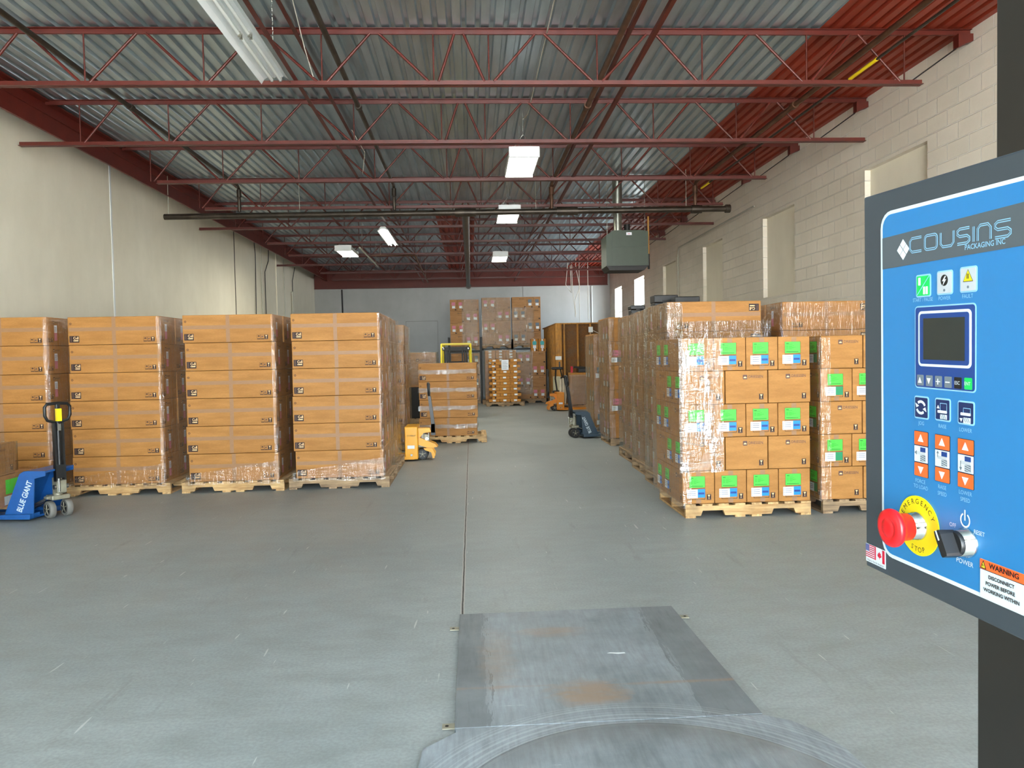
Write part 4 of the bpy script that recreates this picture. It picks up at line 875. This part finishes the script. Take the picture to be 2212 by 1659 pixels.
# load on the blue jack
mb = MB(); mb.box(-5.65, 7.95, .14, -4.87, 8.75, .47, 'card2', .01); r = tag(mb.build('wrapped_carton'), 'wrapped carton with lime label on the blue pallet truck, lower one', 'carton')
q = MB(); f = frame((-4.8695, 7.95, .14), (0, 1, 0), (0, 0, 1)); rect(q, f, .28, .13, .5, .28, .002, 'green'); rect(q, f, .25, .02, .45, .11, .002, 'paper'); q.build('shipping_label', r); q = MB(); rect(q, f, .05, .03, .1, .1, .002, 'ink'); q.build('handling_symbol', r)
mb = MB(); mb.box(-5.6, 7.95, .475, -4.87, 8.42, .80, 'card2', .01); r = tag(mb.build('wrapped_carton'), 'small wrapped carton on top of the lime-labelled one, left edge', 'carton')
q = MB(); f = frame((-4.8695, 7.95, .475), (0, 1, 0), (0, 0, 1)); brand(q, f, .15, .24, .8); symbols(q, f, .38, .04, 1, 1); q.build('printed_logo', r)
filmwall([(-5.3, 7.94), (-4.85, 7.94), (-4.85, 8.43), (-5.2, 8.43)], .5, .81, 'stretch_wrap', 'stretch film round the small carton at the left edge', 'film2', amp=.008, seed=70, step=.03)
filmwall([(-5.3, 7.935), (-4.838, 7.935), (-4.838, 8.77), (-5.2, 8.77)], .16, .49, 'stretch_wrap', 'stretch film round the lime-labelled carton on the blue pallet truck', 'film', amp=.008, seed=71, step=.03)
mb = MB()
for yy in (8.0, 8.35, 8.66): mb.box(-5.6, yy, .095, -4.9, yy + .08, .139, 'wood')
tag(mb.build('wooden_skid'), 'low wooden skid under the wrapped cartons on the blue pallet truck', 'skid')
# ------------------------------------------------------------------ wood framed room
r = empty('framed_room', (2.76, 25.0, 0)); tag(r, 'unfinished wood-stud partition room at the far right', 'partition')
H = 2.66
MB().box(0, 0, H - .04, 2.9, .1, H, 'stud').box(0, .1, H - .04, .1, 4.6, H, 'stud').build('top_plate', r)
MB().box(0, 0, 0, 2.9, .1, .04, 'stud').box(0, .1, 0, .1, 4.6, .04, 'stud').build('bottom_plate', r)
for i, x in enumerate([0, .26, .7, 1.12, 1.55, 1.95, 2.35, 2.75]): MB().box(x if i else -.0, 0, .04, x + (.2 if i == 0 else .05), .1, H - .04, 'stud').build('stud', r)
for i in range(1, 11): MB().box(0, i * .4, .04, .1, i * .4 + .045, H - .04, 'stud').build('stud', r)
MB().box(.1, .1, .04, 2.9, .115, H - .04, 'osb').box(.1, .115, .04, .115, 4.6, H - .04, 'osb').build('sheathing', r)
MB().box(1.08, -.06, 2.34, 1.22, 0, 2.52, 'white', .008).build('junction_box', r); MB().tube([(1.22, -.03, 2.4), (1.42, -.02, 2.3), (1.4, -.02, 2.15), (1.26, -.02, 2.1)], .01, 'cable').tube([(1.14, -.02, 2.34), (1.17, -.02, 1.9), (1.2, -.02, 1.2)], .01, 'cable').build('cord', r)
MB().box(-.02, -.03, 1.46, .18, 0, 1.58, 'white', .006).build('switch_plate', r)
# things in front of it
r = empty('workbench', (3.3, 23.6, 0)); tag(r, 'wooden workbench against the framed room', 'table')
MB().box(-.25, 0, .98, .9, .6, 1.06, 'stud').build('tabletop', r)
for x in (-.2, .8):
    for y in (.05, .5): MB().box(x, y, 0, x + .07, y + .07, .98, 'stud').build('leg', r)
mb = MB(); mb.box(3.3, 23.7, 1.062, 3.9, 24.1, 1.2, 'black', .02); mb.prism([(3.15, 1.2), (3.7, 1.2), (3.7, 1.23), (3.2, 1.26)], 23.75, 24.0, 'blackm'); tag(mb.build('tool_case'), 'open black tool case on the workbench', 'case')
mb = MB(); mb.box(3.07, 23.65, 1.062, 3.13, 23.8, 1.26, 'pred', .01); tag(mb.build('red_can'), 'small red can on the workbench', 'can')
r = empty('bulk_stack', (3.05, 22.6, 0)); tag(r, 'film-wrapped brown bulk load behind the blue-grey pallet truck', 'carton')
MB().box(-.1, 0, .137, .8, .8, 1.0, 'card2', .02).build('carton_load', r)
filmwall([(2.87, 22.57), (3.85, 22.57)], .15, 1.03, 'stretch_wrap', 'shiny film over the bulk load beyond the blue-grey pallet truck', 'film2', amp=-.02, seed=81)
pallet(3.58, 22.58, 'pallet under the film-wrapped bulk load', old=True)
r = empty('scrap_cabinet', (2.55, 23.7, 0)); tag(r, 'cream metal cabinet with open front before the framed room', 'cabinet')
MB().box(0, 0, 0, .2, .4, .95, 'cream', .01).build('body', r); MB().box(.2, .02, .05, .3, .38, .93, 'darkslat').build('painted_dark_opening', r)  # solid near-black block paints the shade inside the cabinet
r = empty('office_chair', (2.62, 23.0, 0)); tag(r, 'black swivel chair draped with a white cloth, before the framed room', 'chair')
MB().box(-.22, -.1, 1.18, .12, .15, 1.26, 'black', .03).box(.0, -.05, 1.25, .04, 0, 1.42, 'black').build('backrest', r)
MB().box(-.2, -.1, .48, .2, .25, .55, 'black', .03).build('seat', r); MB().cyl((0, .05, .05), (0, .05, .48), .025, 'blackm').tube([(-.05, .1, .5), (-.1, .12, .9), (-.08, .08, 1.2)], .025, 'blackm').tube([(.08, .1, .5), (.12, .12, .9), (.05, .08, 1.2)], .02, 'blackm').build('post', r)
for k in range(5): a = k * 2 * PI / 5; MB().tube([(0, .05, .09), (.26 * math.cos(a), .05 + .26 * math.sin(a), .06)], .02, 'blackm').cyl((.26 * math.cos(a) - .01, .05 + .26 * math.sin(a), .03), (.26 * math.cos(a) + .01, .05 + .26 * math.sin(a), .03), .03, 'blackm', n=10).build('leg', r)
mb = MB(); vs = []; 
for i in range(13):
    for k in range(13):
        u = i / 12; v = k / 12; x = 2.60 + .24 * u * (1 - .25 * v) + .03 * v; z = .86 - .74 * v + .07 * math.sin(u * PI); y = 22.86 + .04 * math.sin(u * 17 + v * 2) + .02 * math.sin(v * 9) ; vs.append((x, y, z))
fs = [(i * 13 + k, (i + 1) * 13 + k, (i + 1) * 13 + k + 1, i * 13 + k + 1) for i in range(12) for k in range(12)]
mb.add(vs, fs, 'cloth', True); mb.add([(a, b + .008, c) for a, b, c in vs], fs, 'cloth', True)
tag(mb.build('draped_cloth'), 'off-white cloth hanging in front of the swivel chair', 'cloth')
# ------------------------------------------------------------------ turntable base in front
r = empty('wrapper_turntable', (.63, 2.4, 0)); tag(r, 'scuffed grey steel stretch-wrapper turntable with ramp plate on the floor', 'turntable')
def wm(mb): 
    mb.xf(Matrix.Translation((-.63, -2.4, 0))); return mb
PT = NT
def wplate(name, pts, z0, z1):
    mb = MB(); mb.prism(pts, z0, z1, 'plate', 'xy'); o = mb.build(name); o.parent = r; o.location = (-.63, -2.4, 0); return o
wplate('ramp_plate', [(-.105, 3.235), (1.235, 3.245), (1.215, 4.70), (-.105, 4.69)], .002, .022)
wplate('base_plate', [(-.25, 2.6), (-.232, 3.07), (-.10, 3.2), (-.1, 3.234), (1.23, 3.238), (1.335, 3.17), (1.40, 3.07), (1.45, 2.93), (1.47, 2.6), (1.46, 1.9), (1.2, 1.6), (.0, 1.6), (-.25, 1.9)], .0, .02)
mb = MB(); mb.lathe((.63, 2.4, .0205), (0, 0, 1), [(0, .81), (.002, .81), (.004, .806), (.0042, .6)], 'plate', 96); o = mb.build('turntable_disc'); o.parent = r; o.location = (-.63, -2.4, 0)
for x, y, s_ in ((-.105, 4.46, -1), (-.105, 3.26, -1), (1.222, 4.52, 1)):
    mb = MB(); mb.box(min(x, x + s_ * .055), y, .003, max(x, x + s_ * .055), y + .045, .009, 'cast').cyl((x + s_ * .035, y + .022, .0085), (x + s_ * .035, y + .022, .0105), .008, 'blackm', n=12); o = mb.build('anchor_tab', r); o.location = (-.63, -2.4, 0)
mb = MB(); mb.add([(.68, 3.98, .0235), (.71, 3.975, .0235), (.74, 3.965, .0235), (.78, 3.97, .0235), (.775, 3.985, .0235), (.73, 3.985, .0235), (.70, 3.99, .0235)], [list(range(7))], 'white'); tag(mb.build('paper_scrap'), 'torn scrap of white paper on the ramp plate', 'scrap')
# mast of the wrapper
r = empty('wrapper_mast', (1.24, 1.36, 0)); tag(r, 'tall black stretch-wrapper mast at the right edge', 'mast')
MB().box(-.17, -.12, 0, .16, .16, 3.4, 'mast', .006).build('column', r); MB().box(-.195, -.14, 0, .2, .18, 1.28, 'mast', .008).build('column_cover', r)
MB().box(-.655, -.76, 1.53, -.02, -.68, 1.59, 'mast').box(-.08, -.68, 1.53, -.02, -.1, 1.59, 'mast').build('panel_arm', r)
# ------------------------------------------------------------------ control panel
PM = Matrix(((0.0944659780968952, -0.016454558949229082, -0.995392096850273, 0.4408615621867002), (-0.9952308872288022, -0.02599090211201748, -0.09402103016439889, 0.840164295036813), (-0.024324063969003922, 0.9995267482649925, -0.01883134129163228, 1.3559350897408662), (0, 0, 0, 1)))
r = empty('control_panel'); r.matrix_world = PM; tag(r, 'blue-faced machine control panel with red emergency button at right', 'control panel')
K = Matrix.Diagonal((.001, .001, .001, 1))
def mm(): return K
def part(name, fn, parent=None, label=None):
    mb = MB(); fn(mb); o = mb.build(name, parent or r)
    if label: o['label'] = label
    return o
def fl(mb, pts, w, m, th=.25):
    n = len(pts); vs = [K @ Vector((p[0], p[1], w)) for p in pts] + [K @ Vector((p[0], p[1], w - th)) for p in pts]
    mb.add(vs, [list(range(n)), list(range(n, 2 * n))[::-1]] + [(i, n + i, n + (i + 1) % n, (i + 1) % n) for i in range(n)], m)
def rr(mb, u0, v0, u1, v1, rad, w, m): fl(mb, rrect(u0, v0, u1, v1, rad), w, m)
def st(mb, pts, wd, w, m, closed=False): stroke(mb, K, pts, wd, w, m, closed)
def tx(mb, s, size, u, v, m='plblue', sx=1, al='CENTER', w=1.6, bold=0): text(mb, s, size, m, K @ Matrix.Translation((u, v, w)), sx, al, bold)
UW = 290
part('enclosure', lambda b: b.box(0, 0, -.13, UW * .001, .411, 0, 'pcase', .002))
def face(b):
    rr(b, 30.5, 22, 262, 389, 17, .5, 'pwhite'); rr(b, 34.3, 26, 258.2, 385.3, 13.5, .8, 'pblue'); fl(b, [(34.3, 329.5), (258.2, 333), (258.2, 369), (34.3, 362)], 1.1, 'pgrey')
part('face_overlay', face)
def logo(b):
    for (a, c) in ((68.2, 352), (63.2, 346.5), (73.2, 346.5), (68.2, 341)): fl(b, [(a, c + 4.9), (a + 4.5, c), (a, c - 4.9), (a - 4.5, c)], 1.5, 'pwhite')
    y0, y1 = 342.4, 355.8; ym = 349.1
    def L(u, w_, kind):
        P = {'C': [(u + w_, y1), (u + 3, y1), (u, y1 - 3), (u, y0 + 3), (u + 3, y0), (u + w_, y0)],
             'O': rrect(u, y0, u + w_, y1, 3.5, 4), 'U': [(u, y1), (u, y0 + 3), (u + 3, y0), (u + w_ - 3, y0), (u + w_, y0 + 3), (u + w_, y1)],
             'S': [(u + w_, y1), (u + 3, y1), (u, y1 - 2), (u, ym + 2), (u + 3, ym), (u + w_ - 3, ym), (u + w_, ym - 2), (u + w_, y0 + 2), (u + w_ - 3, y0), (u, y0)],
             'I': [(u, y0), (u, y1)], 'N': [(u, y0), (u, y1 - 3), (u + 3, y1), (u + w_ - 3, y1), (u + w_, y1 - 3), (u + w_, y0)]}[kind]
        st(b, P, 2.6, 1.5, 'plblue', kind == 'O'); st(b, P, .9, 1.7, 'pgrey', kind == 'O')
    for u, w_, k in ((79, 17, 'C'), (101, 17, 'O'), (123, 17, 'U'), (145, 15, 'S'), (165, 0, 'I'), (170, 15, 'N'), (190, 17, 'S')): L(u, w_, k)
    tx(b, 'PACKAGING INC', 6.6, 178, 338.2, 'plblue', .93, bold=.01)
part('printed_logo', logo)
def key(name, u0, v0, u1, v1, body, art, label, rad=2.5, border=1.5):
    def g(b): rr(b, u0, v0, u1, v1, rad, 1.3, 'plblue'); rr(b, u0 + border, v0 + border, u1 - border, v1 - border, rad * .5, 1.7, body); art(b)
    return part(name, g, label=label)
key('start_button', 87.7, 296.8, 109.4, 319, 'pgreen', lambda b: (st(b, [(89.5, 298.5), (107.5, 317)], .8, 1.9, 'plblue'), rr(b, 92, 308.5, 95, 316, .3, 2, 'pwhite'), rr(b, 99, 299.5, 101.6, 307, .3, 2, 'pwhite'), rr(b, 102.8, 299.5, 105.4, 307, .3, 2, 'pwhite')), 'green start and pause key')
key('power_lamp', 117.6, 297.4, 139.1, 320.2, 'plg', lambda b: (fl(b, circ(128.3, 311, 4.8, 24, ry=5.3), 1.9, 'pblack'), fl(b, [(129.5, 315), (125.6, 310.3), (128, 310.3), (126.6, 306.5), (131, 311.8), (128.6, 311.8), (130.8, 315)], 2.1, 'pwhite'), fl(b, circ(128.3, 301.7, 1.3, 12), 1.9, 'pkey')), 'grey power indicator')
key('fault_lamp', 148, 297.8, 169.5, 321.2, 'plg', lambda b: (fl(b, [(152.5, 307.5), (165, 307.5), (158.8, 318.5)], 1.8, 'pblack'), fl(b, [(153.5, 308.1), (164, 308.1), (158.8, 317.4)], 2.0, 'pyel'), rr(b, 157.6, 310, 158.4, 314.8, .2, 2.2, 'pblack'), rr(b, 159.2, 310, 160, 314.8, .2, 2.2, 'pblack'), fl(b, circ(158.8, 302.7, 1.3, 12), 1.9, 'pkey')), 'grey fault indicator with yellow triangle')
for C_ in (('START / PAUSE', 5.2, 97.9, 294.2, 'plblue', .85), ('POWER', 5.2, 128.2, 294.2, 'plblue', .9), ('FAULT', 5.2, 158, 294.4, 'plblue', .9), ('JOG', 5.2, 95.7, 172, 'plblue', .9), ('RAISE', 5.2, 125.5, 172.2, 'plblue', .85), ('LOWER', 5.2, 155.8, 172, 'plblue', .9),
    ('FORCE', 5.4, 94, 113.4, 'plblue', .9), ('TO LOAD', 5.4, 94.5, 107.6, 'plblue', .9), ('RAISE', 5.4, 125.2, 113.2, 'plblue', .85), ('SPEED', 5.4, 125.2, 106.8, 'plblue', .85), ('LOWER', 5.4, 155.7, 113.6, 'plblue', .9), ('SPEED', 5.4, 155.6, 107.2, 'plblue', .85), ('OFF', 5.6, 139.5, 80, 'pwhite', .9), ('RESET', 5.6, 173, 80.4, 'pwhite', .9), ('POWER', 6.6, 155, 48.4, 'pwhite', .95)):
    part('caption', lambda b: tx(b, C_[0], C_[1], C_[2], C_[3], C_[4], C_[5]))
def hmi(b): rr(b, 86, 207, 168.4, 288.2, 4, 1.3, 'plblue'); rr(b, 87.3, 208.3, 167.1, 286.9, 3, 1.6, 'pnavy'); rr(b, 91.8, 229, 163.2, 283, 4.5, 1.9, 'pwhite'); rr(b, 94.3, 231.5, 160.7, 280.5, 3, 2.2, 'pnavy')
D = part('display_bezel', hmi)
part('screen', lambda b: rr(b, 100, 235.8, 155.6, 275.9, .6, 2.6, 'lcd'), D, 'dark unlit screen')
for i in range(6):
    u = 88.6 + i * 12.95; body = ['pkey'] * 4 + ['pblack', 'pgreen']; cx, cy = u + 5.6, 215
    art = [lambda b: fl(b, [(cx - 2.6, cy - 2.6), (cx + 2.6, cy - 2.6), (cx, cy + 3)], 2.3, 'pwhite'), lambda b: fl(b, [(cx - 2.6, cy + 2.6), (cx, cy - 3), (cx + 2.6, cy + 2.6)], 2.3, 'pwhite'),
           lambda b: (rr(b, cx - 2.8, cy - .4, cx + 2.8, cy + .4, .1, 2.3, 'pwhite'), rr(b, cx - .4, cy - 2.8, cx + .4, cy + 2.8, .1, 2.5, 'pwhite')), lambda b: rr(b, cx - 2.8, cy - .5, cx + 2.8, cy + .5, .1, 2.3, 'pwhite'),
           lambda b: tx(b, 'ESC', 4.6, cx, cy, 'pwhite', .9, w=2.4), lambda b: tx(b, 'ENT', 4.6, cx, cy, 'pwhite', .9, w=2.4)][i]
    key('menu_key', u, 208.7, u + 11.6, 221.4, body[i], art, ['grey up key', 'grey down key', 'grey plus key', 'grey minus key', 'black ESC key', 'green ENT key'][i], 1.6, 1)
def jog(b):
    for s_ in (0, PI):
        st(b, [(95.6 + 6.2 * math.cos(a + s_), 188 + 5.8 * math.sin(a + s_)) for a in [.35 + k * .28 for k in range(8)]], 2.6, 2.1, 'pwhite')
        a = .35 + 2.3 + s_; fl(b, [(95.6 + 9 * math.cos(a), 188 + 8.5 * math.sin(a)), (95.6 + 3.2 * math.cos(a), 188 + 3 * math.sin(a)), (95.6 + 6.4 * math.cos(a + .55), 188 + 6 * math.sin(a + .55))], 2.2, 'pwhite')
key('jog_key', 85, 176.4, 106.2, 199.2, 'pdnavy', jog, 'navy jog key')
def liftart(u, dn):
    def g(b):
        st(b, [(u + 8.2, 187), (u + 8.2, 194.4 - dn * 2), (u + 17, 194.4 - dn * 2), (u + 17, 187)], .7, 2.1, 'plblue'); rr(b, u + 4.6, 185 + dn * .6, u + 17.2, 187.6 + dn * .6, .8, 2.2, 'pwhite'); rr(b, u + 8.2, 179.4 - dn, u + 17, 183.8, .3, 2.2, 'pwhite')
        for k in range(3): st(b, [(u + 9 + k * 2.4, 183.8), (u + 11.4 + k * 2.4, 179.6)], .5, 2.4, 'pdnavy')
        y = 190.6 if not dn else 181.4; s_ = 1 if not dn else -1; fl(b, [(u + 3.6, y - s_ * 1.4), (u + 7.2, y - s_ * 1.4), (u + 5.4, y + s_ * 1.8)] if s_ > 0 else [(u + 3.6, y + 1.4), (u + 5.4, y - 1.8), (u + 7.2, y + 1.4)], 2.3, 'pwhite')
    return g
key('raise_key', 115, 177.2, 136.4, 199.3, 'pdnavy', liftart(115, 0), 'navy raise key'); key('lower_key', 145.5, 177, 166.8, 199, 'pdnavy', liftart(145.5, 1), 'navy lower key')
for i, u in enumerate((84.9, 115.1, 145.8)):
    def okey(b, up, u=u):
        v0, v1 = (149.6, 163.9) if up else (118.2, 132.2)
        rr(b, u, v0, u + 20.3, v1, .8, 1.3, 'pblack'); rr(b, u + .5, v0 + .4, u + 19.8, v1 - .4, .8, 1.7, 'porange'); c = u + 10; s_ = 1 if up else -1; y = (v0 + v1) / 2
        fl(b, [(c - 4, y - 3.2), (c + 4, y - 3.2), (c, y + 4)] if up else [(c - 4, y + 3.2), (c, y - 4), (c + 4, y + 3.2)], 2.1, 'pwhite')
    nm_ = ['force', 'raise speed', 'lower speed'][i]
    part('adjust_key', lambda b: okey(b, True), label='orange %s up key' % nm_); part('adjust_key', lambda b: okey(b, False), label='orange %s down key' % nm_)
    def pic(b, u=u, i=i):
        rr(b, u, 132.4, u + 20.3, 149.4, .6, 1.3, 'pdnavy'); rr(b, u + .5, 132.9, u + 19.8, 148.9, .6, 1.7, 'pwhite'); rr(b, u + 9.4, 143.2, u + 17, 148, .2, 1.9, 'pnavy'); rr(b, u + 4, 140.4, u + 17, 143.4, .4, 2.0, 'plg'); rr(b, u + 9.4, 134, u + 17, 140.4, .2, 1.9, 'pkey')
        for k in range(3): st(b, [(u + 9.6, 136 + k * 2), (u + 16.8, 134.4 + k * 2)], .5, 2.1, 'pwhite')
        if i == 0: fl(b, [(u + 4.4, 144.2), (u + 1.4, 142), (u + 4.4, 139.8)], 2.2, 'pkey')
        elif i == 1: st(b, [(u + 4.6, 142), (u + 4.6, 146)], .9, 2.2, 'pkey'); fl(b, [(u + 3, 145.6), (u + 6.2, 145.6), (u + 4.6, 148.2)], 2.2, 'pkey')
        else: st(b, [(u + 4.6, 136.4), (u + 4.6, 143)], .9, 2.2, 'pkey'); fl(b, [(u + 3, 137.2), (u + 4.6, 134), (u + 6.2, 137.2)], 2.2, 'pkey')
    part('pictogram', pic)
def lathe_mm(b, u, v, prof, m, n=40): b.lathe((u * .001, v * .001, 0), (0, 0, 1), [(h * .001, q * .001) for h, q in prof], m, n)
EU, EV = 91, 67.6
def disc(b):
    fl(b, circ(EU, EV, 30.2, 64), 2.2, 'bell', 1.2)
    for i, c in enumerate('EMERGENCY'):
        a = math.radians(156 - i * 16); text(b, c, 7.4, 'pblack', K @ Matrix.Translation((EU + 24.5 * math.cos(a), EV + 24.5 * math.sin(a), 2.4)) @ Matrix.Rotation(a - PI / 2, 4, 'Z'))
    for i, c in enumerate('STOP'):
        a = math.radians(250 + i * 13.5); text(b, c, 7.4, 'pblack', K @ Matrix.Translation((EU + 24.5 * math.cos(a), EV + 24.5 * math.sin(a), 2.4)) @ Matrix.Rotation(a + PI / 2, 4, 'Z'))
E_ = part('emergency_disc', disc, label='yellow emergency stop disc')
part('collar', lambda b: lathe_mm(b, EU, EV, [(2, 14.2), (5, 14.2), (5.6, 13.2), (13, 13.2), (13.6, 12.6)], 'chrome'), E_)
part('emergency_button', lambda b: (lathe_mm(b, EU, EV, [(13, 13), (14, 13.6), (22, 13.8), (25, 14.6), (27.5, 18.2), (30, 19.3), (32.5, 19.3), (34.5, 18.2), (35.5, 15), (35.9, 10.5), (35.4, 10), (35.9, 9.4), (36.2, 5), (36.3, .1)], 'redplastic')), E_, 'red mushroom push button')
part('power_symbol', lambda b: (st(b, [(155.6 + 5.6 * math.cos(a), 88.4 + 6.2 * math.sin(a)) for a in [math.radians(118 + k * 15.2) for k in range(21)]], 1.6, 1.6, 'pwhite'), st(b, [(155.4, 88), (155.4, 98)], 1.6, 1.7, 'pwhite')))
SU, SV = 158, 68
S_ = part('selector_collar', lambda b: lathe_mm(b, SU, SV, [(1, 13.6), (4, 13.6), (5, 12.4), (12, 12.2), (12.5, 11.6)], 'chrome'), label='chrome selector collar')
def knob(b):
    lathe_mm(b, SU, SV, [(12, 11.8), (15, 11.6), (16, 11)], 'black'); n0 = len(b.v)
    P = [(-12, -4), (-9, -5.2), (9, -5.2), (12, -4), (12, 4), (9, 5.2), (-9, 5.2), (-12, 4)]; Q = [(-13.2, -3.2), (-9, -4), (9, -4), (11.2, -3.2), (11.2, 3.2), (9, 4), (-9, 4), (-13.2, 3.2)]
    vs = [(a * .001, c * .001, .014) for a, c in P] + [(a * .001, c * .001, .0285) for a, c in Q]
    b.add(vs, [list(range(8))[::-1], list(range(8, 16))] + [(i, (i + 1) % 8, 8 + (i + 1) % 8, 8 + i) for i in range(8)], 'black')
    b.add([(x * .001, y * .001, z * .001) for x, y, z in ((-13.3, -1, 28.8), (-13.3, 1, 28.8), (-4, 1, 28.8), (-4, -1, 28.8))], [(0, 1, 2, 3)], 'pwhite')
    b.xf(Matrix.Translation((SU * .001, SV * .001, 0)) @ Matrix.Rotation(math.radians(-62), 4, 'Z'), n0)
part('selector_knob', knob, S_, 'black selector knob')
def warn(b):
    rr(b, 174.2, 23.4, 250, 58.2, .8, 1.5, 'pwhite'); rr(b, 174.2, 49.4, 250, 58.2, .8, 1.8, 'porange'); rr(b, 174.2, 48.9, 250, 49.5, .1, 1.9, 'pblack')
    fl(b, [(174.9, 49.8), (182, 49.8), (178.4, 57.6)], 2.0, 'pblack'); fl(b, [(176.4, 50.7), (180.5, 50.7), (178.4, 55.7)], 2.2, 'pyel'); fl(b, [(178.8, 54.4), (177.5, 52.6), (178.4, 52.6), (178, 51), (179.4, 52.9), (178.6, 52.9)], 2.4, 'pblack')
    tx(b, 'WARNING', 6.6, 185.4, 54.2, 'pblack', 1.05, 'LEFT', 2.2, .03)
    for s_, u, v in (('DISCONNECT', 184.4, 43.8), ('POWER BEFORE', 181.2, 37.4), ('WORKING WITHIN', 178.8, 31.2)): tx(b, s_, 4.7, u, v, 'pblack', .98, 'LEFT', 2.0, .03)
part('warning_label', warn, label='white and orange warning label')
def flag(b):
    rr(b, 1, 6.2, 36.2, 26.4, .3, .5, 'pwhite')
    for k in range(7): v = 25.6 - k * 2.2; rr(b, 1.2 if k > 3 else 7.5, v - .6, 19.3, v + .4, .05, .9, 'pred')
    rr(b, 1.2, 18.6, 7.4, 26, .1, .9, 'pflagblue'); rr(b, 18, 11.6, 19.6, 26.2, .05, 1.0, 'pred'); rr(b, 31, 11, 34.8, 25.6, .1, .9, 'pred')
    fl(b, [(26, 22.6), (25, 20.6), (23.6, 21.2), (24, 18.6), (22.6, 19.2), (23, 17), (25.8, 15.6), (25.8, 14), (26.2, 14), (26.2, 15.6), (29, 17), (29.4, 19.2), (28, 18.6), (28.4, 21.2), (27, 20.6)], 1.0, 'pred')
    tx(b, 'Made in North America', 3.1, 18.6, 8.4, 'pblack', .98, 'CENTER', 1.0)
part('origin_label', flag, label='white origin label with two flags')
